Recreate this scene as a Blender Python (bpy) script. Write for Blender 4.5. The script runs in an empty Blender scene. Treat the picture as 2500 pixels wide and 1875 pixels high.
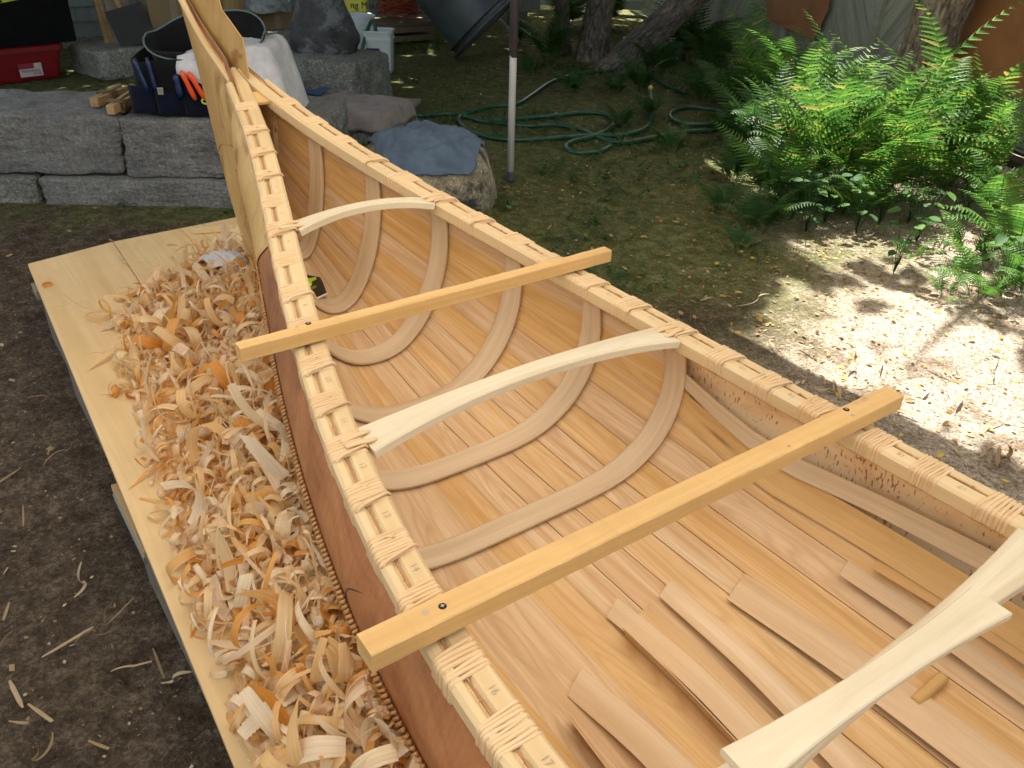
import bpy, bmesh, math, random
import numpy as np
from math import radians, sin, cos, pi
from mathutils import Vector, Matrix
random.seed(7); RNG = np.random.default_rng(11)
SC = bpy.context.scene
COL = SC.collection

# ------------------------------------------------------------------ camera
CAMP = np.array([2.401, -0.876, 0.883]); YAW, PITCH, ROLL, FOC = radians(143.263), radians(-30.8), radians(1.770), 1999.715
_f = np.array([cos(PITCH)*cos(YAW), cos(PITCH)*sin(YAW), sin(PITCH)])
_r = np.cross(_f, [0, 0, 1]); _r /= np.linalg.norm(_r); _u = np.cross(_r, _f)
_r, _u = _r*cos(ROLL)+_u*sin(ROLL), -_r*sin(ROLL)+_u*cos(ROLL)
cam = bpy.data.objects.new("camera", bpy.data.cameras.new("camera")); COL.objects.link(cam)
M = Matrix.Identity(4)
for i in range(3):
    M[i][0], M[i][1], M[i][2], M[i][3] = _r[i], _u[i], -_f[i], CAMP[i]
cam.matrix_world = M
cam.data.sensor_width = 36.0; cam.data.lens = 36.0*FOC/2500.0
cam.data.clip_start = 0.02; cam.data.clip_end = 500
SC.camera = cam
G = -0.55                                   # ground level
S_ = 2500/2212.0
def at(px, py, val=G, ax=2):
    """where the sight line of a spot in the photograph meets a real plane (used to survey positions)"""
    dr = _f+(px*S_-1250)/FOC*_r-(py*S_-937.5)/FOC*_u
    return CAMP+dr*((val-CAMP[ax])/dr[ax])
def atplane(px, py, p0, n):
    dr = _f+(px*S_-1250)/FOC*_r-(py*S_-937.5)/FOC*_u
    return CAMP+dr*(np.dot(np.array(p0)-CAMP, n)/np.dot(dr, n))

# ------------------------------------------------------------------ light
SUN = np.array([-0.85, 0.53, 0]); SUN = SUN/np.linalg.norm(SUN)*cos(radians(60)); SUN[2] = sin(radians(60))
w = bpy.data.worlds.new("World"); SC.world = w; w.use_nodes = True
nt = w.node_tree; bg = nt.nodes["Background"]; sky = nt.nodes.new("ShaderNodeTexSky"); sky.sky_type = 'NISHITA'
sky.sun_disc = False; sky.sun_elevation = radians(60); sky.sun_rotation = math.atan2(SUN[0], SUN[1])
sky.air_density = 1.0; sky.dust_density = 2.5; sky.ozone_density = 0.6
wb = nt.nodes.new("ShaderNodeMix"); wb.data_type = 'RGBA'; wb.blend_type = 'MULTIPLY'; wb.inputs[0].default_value = 1.0; wb.inputs[7].default_value = (1.16, .97, .74, 1)   # warm tint multiplied into the sky colour as a white balance
nt.links.new(sky.outputs[0], wb.inputs[6]); nt.links.new(wb.outputs[2], bg.inputs[0]); bg.inputs[1].default_value = 0.108
sun = bpy.data.objects.new("sun", bpy.data.lights.new("sun", 'SUN')); COL.objects.link(sun)
sun.data.energy = 5.0; sun.data.angle = radians(0.53); sun.data.color = (1, 0.955, 0.89)
sun.rotation_euler = Vector(SUN).to_track_quat('Z', 'Y').to_euler(); sun.location = (0, 0, 8)
SC.view_settings.view_transform = 'Standard'; SC.view_settings.look = 'None'
SC.view_settings.exposure = 1.85; SC.view_settings.gamma = 1.0
SC.render.engine = 'CYCLES'
SC.cycles.use_denoising = True
SC.cycles.max_bounces = 7; SC.cycles.diffuse_bounces = 4; SC.cycles.glossy_bounces = 2; SC.cycles.transmission_bounces = 4
SC.cycles.transparent_max_bounces = 6
SC.cycles.sample_clamp_indirect = 6.0; SC.cycles.caustics_reflective = False; SC.cycles.caustics_refractive = False

# ------------------------------------------------------------------ mesh builder
class MB:
    def __init__(s):
        s.v = []; s.f = []; s.uv = []; s.m = []; s.t = []
    def n(s): return len(s.v)
    def face(s, idx, uv=None, m=0, t=0.5):
        s.f.append(tuple(idx)); s.uv.append(uv if uv is not None else [(s.v[i][0], s.v[i][1]) for i in idx]); s.m.append(m); s.t.append(t)
    def grid(s, P, U=None, V=None, m=0, t=0.5, flip=False, closed=False):
        """P[n][k] 3d points; U along n, V along k in metres"""
        P = np.asarray(P, float); a, b = P.shape[:2]
        if U is None: U = np.concatenate([[0], np.cumsum(np.linalg.norm(np.diff(P[:, b//2], axis=0), axis=1))])
        if V is None: V = np.concatenate([[0], np.cumsum(np.linalg.norm(np.diff(P[a//2], axis=0), axis=1))])
        o = s.n(); s.v += [tuple(p) for p in P.reshape(-1, 3)]
        for i in range(a-1):
            for j in range(b-1 if not closed else b):
                j2 = (j+1) % b; vj2 = V[j2] if j2 else V[j]+(V[1]-V[0])
                q = [o+i*b+j, o+(i+1)*b+j, o+(i+1)*b+j2, o+i*b+j2]; uv = [(U[i], V[j]), (U[i+1], V[j]), (U[i+1], vj2), (U[i], vj2)]
                if flip: q.reverse(); uv.reverse()
                s.face(q, uv, m, t if np.isscalar(t) else t[i][j])
        return o
    def slab(s, P, N, th, m=0, t=0.5, U=None, V=None, me=None):
        """sheet of thickness th: P top surface, N normals (same shape) pointing to the top"""
        P = np.asarray(P, float); N = np.asarray(N, float); a, b = P.shape[:2]; me = m if me is None else me
        Q = P-N*th
        if U is None: U = np.concatenate([[0], np.cumsum(np.linalg.norm(np.diff(P[:, b//2], axis=0), axis=1))])
        if V is None: V = np.concatenate([[0], np.cumsum(np.linalg.norm(np.diff(P[a//2], axis=0), axis=1))])
        o1 = s.grid(P, U, V, m, t); o2 = s.grid(Q, U, V, m, t, flip=True)
        def strip(i1, us, v0):
            for k in range(len(i1)-1):
                x, y = i1[k], i1[k+1]
                s.face([o1+y, o1+x, o2+x, o2+y], [(us[k+1], v0), (us[k], v0), (us[k], v0+th), (us[k+1], v0+th)], me, t if np.isscalar(t) else 0.5)
        strip([i*b for i in range(a)], U, V[0]-th); strip([i*b+b-1 for i in range(a)][::-1], list(U)[::-1], V[-1])
        strip([j for j in range(b)][::-1], list(V)[::-1], U[0]); strip([(a-1)*b+j for j in range(b)], V, U[-1])
    def sweep(s, path, side, up, prof, m=0, t=0.5, cap=True, mprof=None, u0=0.0):
        """prof list of (a,b) along side/up, closed loop"""
        path = np.asarray(path, float); a = len(path); b = len(prof)
        side = np.broadcast_to(np.asarray(side, float), path.shape); up = np.broadcast_to(np.asarray(up, float), path.shape)
        if np.ndim(prof) == 2: prof = np.broadcast_to(np.asarray(prof, float), (a, b, 2))
        prof = np.asarray(prof); b = prof.shape[1]
        P = path[:, None]+side[:, None]*prof[:, :, :1]+up[:, None]*prof[:, :, 1:]
        U = u0+np.concatenate([[0], np.cumsum(np.linalg.norm(np.diff(path, axis=0), axis=1))])
        pr = np.vstack([prof[0], prof[0][:1]]); V = np.concatenate([[0], np.cumsum(np.linalg.norm(np.diff(pr, axis=0), axis=1))])
        o = s.n(); s.v += [tuple(p) for p in P.reshape(-1, 3)]
        for i in range(a-1):
            for j in range(b):
                j2 = (j+1) % b
                s.face([o+i*b+j, o+i*b+j2, o+(i+1)*b+j2, o+(i+1)*b+j], [(U[i], V[j]), (U[i], V[j+1]), (U[i+1], V[j+1]), (U[i+1], V[j])], m if mprof is None else mprof[j], t)
        if cap:
            s.face([o+j for j in range(b)][::-1], [(prof[0][j][0], prof[0][j][1]+.3) for j in range(b)][::-1], m if mprof is None else mprof[0], t)
            s.face([o+(a-1)*b+j for j in range(b)], [(prof[-1][j][0], prof[-1][j][1]+.7) for j in range(b)], m if mprof is None else mprof[0], t)
    def tube(s, path, r, n=8, m=0, t=0.5, cap=True):
        path = np.asarray(path, float); a = len(path); r = np.broadcast_to(np.asarray(r, float), (a,))
        T = np.gradient(path, axis=0); T /= np.linalg.norm(T, axis=1)[:, None]+1e-12
        ref = np.array([0, 0, 1.0]) if abs(T[0][2]) < .9 else np.array([1.0, 0, 0])
        A = np.zeros_like(path); x = ref-T[0]*np.dot(ref, T[0]); x /= np.linalg.norm(x)
        for i in range(a):
            x = x-T[i]*np.dot(x, T[i]); x /= np.linalg.norm(x)+1e-12; A[i] = x
        B = np.cross(T, A); th = np.arange(n)*2*pi/n
        P = path[:, None]+(A[:, None]*np.cos(th)[None, :, None]+B[:, None]*np.sin(th)[None, :, None])*r[:, None, None]
        U = np.concatenate([[0], np.cumsum(np.linalg.norm(np.diff(path, axis=0), axis=1))]); o = s.n(); s.v += [tuple(p) for p in P.reshape(-1, 3)]
        rr = float(r.mean()); V = np.arange(n+1)*2*pi*rr/n
        for i in range(a-1):
            for j in range(n):
                j2 = (j+1) % n
                s.face([o+i*n+j, o+i*n+j2, o+(i+1)*n+j2, o+(i+1)*n+j], [(U[i], V[j]), (U[i], V[j+1]), (U[i+1], V[j+1]), (U[i+1], V[j])], m, t)
        if cap:
            s.face([o+j for j in range(n)][::-1], [(0, 0)]*n, m, t); s.face([o+(a-1)*n+j for j in range(n)], [(0, 0)]*n, m, t)
    def box(s, c, size, ex=(1, 0, 0), ey=(0, 1, 0), m=0, t=0.5, taper=1.0):
        ex = np.array(ex, float); ey = np.array(ey, float); ez = np.cross(ex, ey); c = np.array(c, float); sx, sy, sz = [q/2 for q in size]
        o = s.n()
        for k in (-1, 1):
            tp = taper if k > 0 else 1
            for (i, j) in ((-1, -1), (1, -1), (1, 1), (-1, 1)): s.v.append(tuple(c+ex*i*sx*tp+ey*j*sy*tp+ez*k*sz))
        def q(a, L, W): s.face([o+i for i in a], [(0, 0), (L, 0), (L, W), (0, W)], m, t)
        q((3, 2, 1, 0), size[0], size[1]); q((4, 5, 6, 7), size[0], size[1]); q((0, 1, 5, 4), size[0], size[2]); q((1, 2, 6, 5), size[1], size[2]); q((2, 3, 7, 6), size[0], size[2]); q((3, 0, 4, 7), size[1], size[2])
    def poly(s, pts, th, nrm, m=0, t=0.5, ex=None):
        pts = np.asarray(pts, float); nrm = np.asarray(nrm, float); nrm = nrm/np.linalg.norm(nrm); n = len(pts)
        ex = np.array(ex, float) if ex is not None else (pts[1]-pts[0])/np.linalg.norm(pts[1]-pts[0]); ey = np.cross(nrm, ex)
        uv = [(float(np.dot(p-pts[0], ex)), float(np.dot(p-pts[0], ey))) for p in pts]
        o = s.n(); s.v += [tuple(p) for p in pts]+[tuple(p-nrm*th) for p in pts]
        s.face([o+i for i in range(n)], uv, m, t); s.face([o+n+i for i in range(n)][::-1], uv[::-1], m, t)
        for i in range(n):
            j = (i+1) % n; s.face([o+j, o+i, o+n+i, o+n+j], [uv[j], uv[i], (uv[i][0], uv[i][1]+th), (uv[j][0], uv[j][1]+th)], m, t)
    def lathe(s, prof, c=(0, 0, 0), n=32, ex=(1, 0, 0), ey=(0, 1, 0), m=0, t=0.5):
        ex = np.array(ex, float); ey = np.array(ey, float); ez = np.cross(ex, ey); c = np.array(c, float)
        th = np.arange(n)*2*pi/n; P = [[c+ex*r*cos(a)+ey*r*sin(a)+ez*z for a in th] for r, z in prof]
        V = np.arange(n)*0.02; s.grid(P, None, V, m, t, closed=True, flip=True)
    def build(s, name, mats, parent=None, smooth=False, bevel=0, auto=None, solid=0):
        me = bpy.data.meshes.new(name); me.from_pydata(s.v, [], s.f)
        for mt in (mats if isinstance(mats, (list, tuple)) else [mats]): me.materials.append(mt)
        ul = me.uv_layers.new(name="UVMap"); ul.data.foreach_set("uv", np.array([c for f in s.uv for p in f for c in p], np.float32))
        me.polygons.foreach_set("material_index", np.array(s.m, np.int32))
        at_ = me.attributes.new("tint", 'FLOAT', 'FACE'); at_.data.foreach_set("value", np.array(s.t, np.float32))
        if smooth: me.polygons.foreach_set("use_smooth", np.ones(len(s.f), bool))
        me.update()
        o = bpy.data.objects.new(name, me); COL.objects.link(o)
        if parent is not None: o.parent = parent
        if bevel:
            b = o.modifiers.new("bevel", 'BEVEL'); b.width = bevel; b.segments = 2; b.limit_method = 'ANGLE'; b.angle_limit = radians(40)
        return o
def tag(o, label=None, cat=None, group=None, kind=None):
    if label: o["label"] = label
    if cat: o["category"] = cat
    if group: o["group"] = group
    if kind: o["kind"] = kind
    return o
def empty(name, loc, label, cat, group=None, rz=0):
    o = bpy.data.objects.new(name, None); COL.objects.link(o); o.location = loc; o.rotation_euler = (0, 0, rz); o.empty_display_size = .1
    return tag(o, label, cat, group)
def reparent(o, p):
    """parent a mesh made in world space under an empty, mesh kept where it is"""
    o.parent = p; bpy.context.view_layer.update(); o.matrix_parent_inverse = (Matrix.Translation(p.location) @ p.rotation_euler.to_matrix().to_4x4()).inverted(); return o
def text_mb(txt, size, origin, ex, ey, mb, m=0, t=0.5, thick=0.0006):
    cu = bpy.data.curves.new("lettering", 'FONT'); cu.body = txt; cu.size = size; cu.align_x = 'CENTER'; cu.align_y = 'CENTER'
    ob = bpy.data.objects.new("lettering", cu); COL.objects.link(ob); dg = bpy.context.evaluated_depsgraph_get(); me = bpy.data.meshes.new_from_object(ob.evaluated_get(dg))
    ex = np.array(ex, float); ex /= np.linalg.norm(ex); ey = np.array(ey, float); ey /= np.linalg.norm(ey); ez = np.cross(ex, ey); o = mb.n(); origin = np.array(origin, float)
    for v in me.vertices: mb.v.append(tuple(origin+ex*v.co.x+ey*v.co.y+ez*thick))
    for p in me.polygons: mb.face([o+i for i in p.vertices], [(0, 0)]*len(p.vertices), m, t)
    bpy.data.objects.remove(ob); bpy.data.curves.remove(cu); bpy.data.meshes.remove(me)
def spline(pts, n):
    """Catmull-Rom through pts, n samples"""
    P = np.asarray(pts, float); P = np.vstack([2*P[0]-P[1], P, 2*P[-1]-P[-2]]); m = len(P)-3; out = []
    for q in np.linspace(0, m-1e-9, n):
        i = int(q); t = q-i; a, b, c, d_ = P[i:i+4]
        out.append(.5*((2*b)+(-a+c)*t+(2*a-5*b+4*c-d_)*t*t+(-a+3*b-3*c+d_)*t**3))
    return np.array(out)
def unit(v): v = np.asarray(v, float); return v/(np.linalg.norm(v, axis=-1, keepdims=True)+1e-12)

# ------------------------------------------------------------------ materials
def new_mat(name):
    m = bpy.data.materials.new(name); m.use_nodes = True; nt = m.node_tree; return m, nt, nt.nodes["Principled BSDF"]
def N(nt, t, **k):
    n = nt.nodes.new(t)
    for a, b in k.items():
        if hasattr(n, a): setattr(n, a, b)
    return n
def ramp(nt, stops, fac):
    r = N(nt, "ShaderNodeValToRGB"); e = r.color_ramp.elements
    while len(e) < len(stops): e.new(.5)
    for i, (p, c) in enumerate(stops): e[i].position = p; e[i].color = (*c, 1) if len(c) == 3 else c
    nt.links.new(fac, r.inputs[0]); return r.outputs[0]
def noise(nt, vec, scale, detail=4, rough=.55, dist=0):
    n = N(nt, "ShaderNodeTexNoise"); n.inputs["Scale"].default_value = scale; n.inputs["Detail"].default_value = detail; n.inputs["Roughness"].default_value = rough; n.inputs["Distortion"].default_value = dist
    if vec is not None: nt.links.new(vec, n.inputs["Vector"])
    return n.outputs["Fac"]
def math_(nt, op, a, b=None, clamp=False):
    n = N(nt, "ShaderNodeMath", operation=op, use_clamp=clamp)
    for i, q in enumerate((a, b)):
        if q is None: continue
        if isinstance(q, (int, float)): n.inputs[i].default_value = q
        else: nt.links.new(q, n.inputs[i])
    return n.outputs[0]
def mix(nt, fac, a, b, mode='MIX'):
    n = N(nt, "ShaderNodeMix", data_type='RGBA', blend_type=mode)
    for s_, q in ((n.inputs[0], fac), (n.inputs[6], a), (n.inputs[7], b)):
        if isinstance(q, (int, float)): s_.default_value = q
        elif isinstance(q, tuple): s_.default_value = (*q, 1) if len(q) == 3 else q
        else: nt.links.new(q, s_)
    return n.outputs[2]
def bump(nt, h, strength, dist, b):
    n = N(nt, "ShaderNodeBump"); n.inputs["Strength"].default_value = strength; n.inputs["Distance"].default_value = dist
    nt.links.new(h, n.inputs["Height"]); nt.links.new(n.outputs[0], b.inputs["Normal"]); return n
def uvvec(nt, su, sv):
    uv = N(nt, "ShaderNodeUVMap"); ti = N(nt, "ShaderNodeAttribute", attribute_name="tint"); oi = N(nt, "ShaderNodeObjectInfo")
    sx = N(nt, "ShaderNodeSeparateXYZ"); nt.links.new(uv.outputs[0], sx.inputs[0])
    z = math_(nt, 'ADD', math_(nt, 'MULTIPLY', ti.outputs["Fac"], 47.3), math_(nt, 'MULTIPLY', oi.outputs["Random"], 91.7))
    cx = N(nt, "ShaderNodeCombineXYZ"); nt.links.new(math_(nt, 'MULTIPLY', sx.outputs[0], su), cx.inputs[0]); nt.links.new(math_(nt, 'MULTIPLY', sx.outputs[1], sv), cx.inputs[1]); nt.links.new(z, cx.inputs[2])
    return cx.outputs[0], ti.outputs["Fac"]
def wood(name, dark, mid, light, su=1.2, sv=24, fine=220, alt=None, rough=.6, bs=.12, knots=0, figure=.5):
    """wood with the grain along U; alt = second heartwood colour chosen by a face's tint"""
    m, nt, b = new_mat(name); v, ti = uvvec(nt, su, sv)
    n1 = noise(nt, v, 1.0, 5, .6, .5); v2, _ = uvvec(nt, su*1.5, fine); n2 = noise(nt, v2, 1.0, 3, .6)
    v3, _ = uvvec(nt, su*.9, sv*.35); n3 = noise(nt, v3, 1.0, 2, .5, .3)
    # cathedral rings
    rings = math_(nt, 'ABSOLUTE', math_(nt, 'SINE', math_(nt, 'MULTIPLY', n3, 52)))
    col = ramp(nt, [(.28, dark), (.5, mid), (.72, light)], n1)
    ringc = math_(nt, 'MULTIPLY', math_(nt, 'POWER', rings, 5), figure*.55)
    col = mix(nt, ringc, col, dark)
    f2 = math_(nt, 'MULTIPLY', math_(nt, 'SUBTRACT', n2, .5), .5)
    col = mix(nt, math_(nt, 'ADD', .28, f2, True), col, dark)
    if alt:
        vb, _ = uvvec(nt, .9, 9); nb = noise(nt, vb, 1.0, 2, .5, .6)
        sel = ramp(nt, [(.46, (0, 0, 0)), (.74, (1, 1, 1))], math_(nt, 'ADD', math_(nt, 'MULTIPLY', nb, .55), math_(nt, 'MULTIPLY', ti, .5)))
        col2 = ramp(nt, [(.3, alt[0]), (.7, alt[1])], n1); col2 = mix(nt, ringc, col2, alt[0]); col = mix(nt, sel, col, col2)
    if knots:
        vk, _ = uvvec(nt, knots, knots*9); vo = N(nt, "ShaderNodeTexVoronoi"); nt.links.new(vk, vo.inputs["Vector"]); vo.inputs["Scale"].default_value = 1.0; vo.inputs["Randomness"].default_value = 1.0
        kd = math_(nt, 'ADD', vo.outputs["Distance"], math_(nt, 'MULTIPLY', math_(nt, 'SUBTRACT', n1, .5), .06)); col = mix(nt, ramp(nt, [(.05, (.9, .9, .9)), (.085, (.35, .35, .35)), (.16, (0, 0, 0))], kd), col, tuple(q*.45 for q in dark))
        vs, _ = uvvec(nt, 55, 3); sw = noise(nt, vs, 1.0, 3, .7); col = mix(nt, ramp(nt, [(.55, (0, 0, 0)), (.75, (.35, .35, .35))], sw), col, dark)
    g = noise(nt, None, 3.0, 3); tc = N(nt, "ShaderNodeTexCoord"); nt.links.new(tc.outputs["Object"], nt.nodes[-2].inputs["Vector"] if False else [n for n in nt.nodes if n.type == 'TEX_NOISE'][-1].inputs["Vector"])
    col = mix(nt, .35, col, mix(nt, 1.0, col, ramp(nt, [(.3, (.72, .70, .68)), (.7, (1, 1, 1))], g), 'MULTIPLY'))
    vf, _ = uvvec(nt, su*6, fine*1.6); nf = noise(nt, vf, 1.0, 2, .5); col = mix(nt, ramp(nt, [(.56, (0, 0, 0)), (.70, (.38, .38, .38))], nf), col, dark)
    nt.links.new(col, b.inputs["Base Color"]); b.inputs["Roughness"].default_value = rough; b.inputs["Specular IOR Level"].default_value = .3
    bump(nt, math_(nt, 'ADD', math_(nt, 'MULTIPLY', n2, 1.0), math_(nt, 'MULTIPLY', n1, .6)), bs, .0012, b); return m
def simple(name, col, rough=.6, var=.15, scale=8, bs=0, metal=0, coords="Object", bscale=None, spec=.5, bd=.004):
    m, nt, b = new_mat(name); tc = N(nt, "ShaderNodeTexCoord"); n1 = noise(nt, tc.outputs[coords], scale, 5, .6)
    c0 = tuple(max(0, q*(1-var)) for q in col); c1 = tuple(min(1, q*(1+var)) for q in col)
    nt.links.new(ramp(nt, [(.3, c0), (.7, c1)], n1), b.inputs["Base Color"]); b.inputs["Roughness"].default_value = rough; b.inputs["Metallic"].default_value = metal; b.inputs["Specular IOR Level"].default_value = spec
    if bs: bump(nt, noise(nt, tc.outputs[coords], bscale or scale*4, 6, .65), bs, bd, b)
    return m
MW = {}
MW['cedar'] = wood('cedar_planking', (.55, .33, .17), (.78, .555, .325), (.88, .71, .49), 1.1, 30, 300, alt=((.60, .33, .10), (.80, .54, .24)), rough=.55, figure=.85)
MW['cedar2'] = wood('cedar_loose', (.60, .40, .22), (.76, .565, .36), (.85, .70, .50), .8, 20, 260, alt=((.60, .33, .12), (.71, .45, .19)), rough=.55, figure=.3)
MW['rib'] = wood('rib_cedar', (.56, .41, .25), (.72, .56, .375), (.80, .66, .47), .7, 34, 300, rough=.5, figure=.5)
MW['rail'] = wood('spruce_rail', (.60, .43, .22), (.73, .56, .325), (.80, .655, .42), .6, 26, 320, rough=.5, figure=.25)
MW['bar'] = wood('pine_crossbar', (.58, .35, .13), (.72, .47, .20), (.80, .56, .27), .7, 28, 300, rough=.55, figure=.6, knots=2.2)
MW['maple'] = wood('maple_thwart', (.60, .50, .34), (.76, .67, .50), (.83, .75, .60), 1.2, 22, 260, rough=.45, figure=.35, bs=.12)
MW['ply'] = wood('pine_board', (.60, .42, .20), (.71, .53, .29), (.77, .61, .37), .6, 18, 200, rough=.6, figure=.6, knots=1.6)
MW['root'] = wood('spruce_root', (.66, .44, .23), (.77, .57, .34), (.83, .66, .44), 6, 40, 300, rough=.38, figure=.05)
MW['edge'] = wood('bark_edge_brown', (.30, .15, .06), (.48, .27, .12), (.60, .38, .20), 14, 60, 400, rough=.6, figure=.2)
MW['stitch'] = wood('brown_spruce_root', (.36, .17, .06), (.54, .30, .12), (.64, .40, .19), 8, 60, 400, rough=.4, figure=.1)
MW['grey'] = wood('grey_weathered_wood', (.20, .17, .13), (.33, .28, .21), (.43, .37, .28), .8, 20, 200, rough=.8, figure=.3)
MW['old'] = wood('old_yellow_wood', (.30, .19, .08), (.45, .31, .15), (.55, .40, .22), 1., 20, 200, rough=.7, figure=.4)
def bark_in():
    m, nt, b = new_mat('birch_bark_inner'); v, ti = uvvec(nt, 5, 5); n1 = noise(nt, v, 1, 4, .6, .5)
    col = ramp(nt, [(.3, (.74, .44, .22)), (.5, (.88, .65, .38)), (.75, (.92, .75, .50))], n1)
    # lenticels: short dashes across the hull (along V)
    v2, _ = uvvec(nt, 170, 20); n2 = noise(nt, v2, 1, 2, .5); v3, _ = uvvec(nt, 6, 6); n3 = noise(nt, v3, 1, 2)
    d_ = ramp(nt, [(.63, (0, 0, 0)), (.67, (1, 1, 1))], math_(nt, 'ADD', n2, math_(nt, 'MULTIPLY', math_(nt, 'SUBTRACT', n3, .5), .35)))
    v4, _ = uvvec(nt, 300, 40); n4 = noise(nt, v4, 1, 1)
    d2 = ramp(nt, [(.72, (0, 0, 0)), (.75, (1, 1, 1))], n4)
    col = mix(nt, math_(nt, 'MULTIPLY', d_, .85), col, (.33, .13, .05)); col = mix(nt, math_(nt, 'MULTIPLY', d2, .5), col, (.22, .10, .05))
    nt.links.new(col, b.inputs["Base Color"]); b.inputs["Roughness"].default_value = .55; bump(nt, math_(nt, 'SUBTRACT', n1, d_), .25, .002, b); return m
def bark_out():
    m, nt, b = new_mat('winter_bark_brown'); v, ti = uvvec(nt, 4, 4); n1 = noise(nt, v, 1, 5, .65, 1.0)
    v2, _ = uvvec(nt, 120, 8); n2 = noise(nt, v2, 1, 3); v3, _ = uvvec(nt, 160, 160); n3 = noise(nt, v3, 1, 3)
    col = ramp(nt, [(.3, (.16, .052, .017)), (.48, (.32, .118, .038)), (.7, (.43, .19, .07))], n1)
    col = mix(nt, .15, col, ramp(nt, [(.35, (.20, .08, .04)), (.65, (.46, .24, .12))], n2)); col = mix(nt, ramp(nt, [(.66, (0, 0, 0)), (.74, (.5, .5, .5))], n3), col, (.62, .40, .26))
    nt.links.new(col, b.inputs["Base Color"]); b.inputs["Roughness"].default_value = .6; bump(nt, math_(nt, 'ADD', n1, math_(nt, 'MULTIPLY', n2, .4)), .4, .004, b); return m
def bark_yel():
    m, nt, b = new_mat('yellow_side_bark'); v, ti = uvvec(nt, 3, 3); n1 = noise(nt, v, 1, 5, .6, 1.2)
    v2, _ = uvvec(nt, 60, 6); n2 = noise(nt, v2, 1, 3)
    col = ramp(nt, [(.3, (.40, .22, .065)), (.52, (.54, .345, .12)), (.72, (.62, .44, .19))], n1); v3, _ = uvvec(nt, 5, 5); n3 = noise(nt, v3, 1, 3, .6, .8)
    col = mix(nt, ramp(nt, [(.56, (0, 0, 0)), (.64, (.85, .85, .85))], n3), col, (.28, .11, .03)); col = mix(nt, .15, col, ramp(nt, [(.4, (.35, .2, .07)), (.6, (.6, .42, .2))], n2))
    nt.links.new(col, b.inputs["Base Color"]); b.inputs["Roughness"].default_value = .5; bump(nt, n1, .2, .003, b); return m
MW['bark_in'] = bark_in(); MW['bark_out'] = bark_out(); MW['bark_yel'] = bark_yel()
MW['pencil'] = simple('pencil_marks', (.46, .36, .24), .8)
MW['screw'] = simple('black_screw_steel', (.02, .025, .04), .35, metal=.6)

# ================================================================== CANOE
D = 0.118                                    # distance between lashings
def gun(k):
    k = 17-abs(17-k); t = (17-k)/17.0
    w_ = .4827*(1-1.2526*t**2+.2841*t**4+.0967*t**6); h = .4657*t**2-.1902*t**4+.0673*t**6
    if k < 0: w_ = max(.0619-.0-.0225*(-k), .010)
    return w_, h
KS = [-1, 0, 1, 3, 5, 7, 9, 11, 14, 17]; ZB = [.06, -.02, -.08, -.17, -.225, -.27, -.29, -.308, -.317, -.32]; NS = [2, 2, 2.05, 2.1, 2.25, 2.6, 3.3, 4.3, 4.6, 4.6]
def sec(k, u, side=1, inset=0.0):
    """inner hull surface, u = 0 at the gunwale .. 1 at the keel"""
    kk = 17-abs(17-k); w_, h = gun(k); zb = np.interp(kk, KS, ZB)+inset; n = np.interp(kk, KS, NS)
    y = (w_*(1+.06*sin(pi*min(u/.9, 1)))-inset)*max(0.0, 1-u**n)**(1/n)
    return np.array([k*D, side*max(y, 0), h+(zb-h)*u])
def arc(k, inset=0.0, u0=0.0, m=160):
    """points round the section from right u0 over the keel to left u0, with arc length"""
    us = np.concatenate([np.linspace(u0, .9, m//2, endpoint=False), 1-.1*(1-np.linspace(0, 1, m//2))**2.5])
    R = [sec(k, u, 1, inset) for u in us]; L = [sec(k, u, -1, inset) for u in us[::-1][1:]]
    P = np.array(R+L); s = np.concatenate([[0], np.cumsum(np.linalg.norm(np.diff(P, axis=0), axis=1))]); return P, s
STEM = np.array([(-.80, .70), (-.72, .60), (-.690, .52), (-.645, .43), (-.600, .31), (-.566, .206), (-.52, .049), (-.479, -.074), (-.418, -.211), (-.33, -.30), (-.18, -.333)])
def stemx(z): return float(np.interp(-z, -STEM[:, 1], STEM[:, 0]))
def outy(k, z, inner=0.0, bulge=.058):
    """half breadth of the outer bark at height z"""
    w_, h = gun(k); kk = 17-abs(17-k); zb = -.335; u = min(max((h-z)/(h-zb), 0), 1); n = np.interp(kk, [0, 4, 8, 12, 17], [2.0, 2.3, 3.0, 4.0, 5.0])
    dd = (h-z); amp = bulge*np.interp(kk, [-2, 1], [.35, 1])
    bul = amp*sin(pi/2*min(dd/.15, 1))
    return (w_+.009+bul-inner)*max(0.0, 1-u**n)**(1/n)
def hull_pt(k, z, side, off=0.0):
    x = k*D; kk = 17-abs(17-k); xs = stemx(z); far = 34*D
    xm = x if k <= 17 else far-x
    y = outy(k, z, 0.0, .058 if side < 0 else .034)
    if xm < xs+.5:
        q = max(0.0, (xm-xs)/.5); y *= min(1, (q*(2-q)))**.6
        if k < 0: y = min(y, .075*max(0, (xm-xs))**.6)
    xx = max(xm, xs)
    return np.array([xx if k <= 17 else far-xx, side*(y+off), z])

canoe = empty('bark_canoe', (2.0, 0, -.335), 'unfinished birch bark canoe with root-lashed gunwales, on the board platform', 'canoe')
def cpart(mb, name, mats, **k): return reparent(mb.build(name, mats, **k), canoe)

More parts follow.
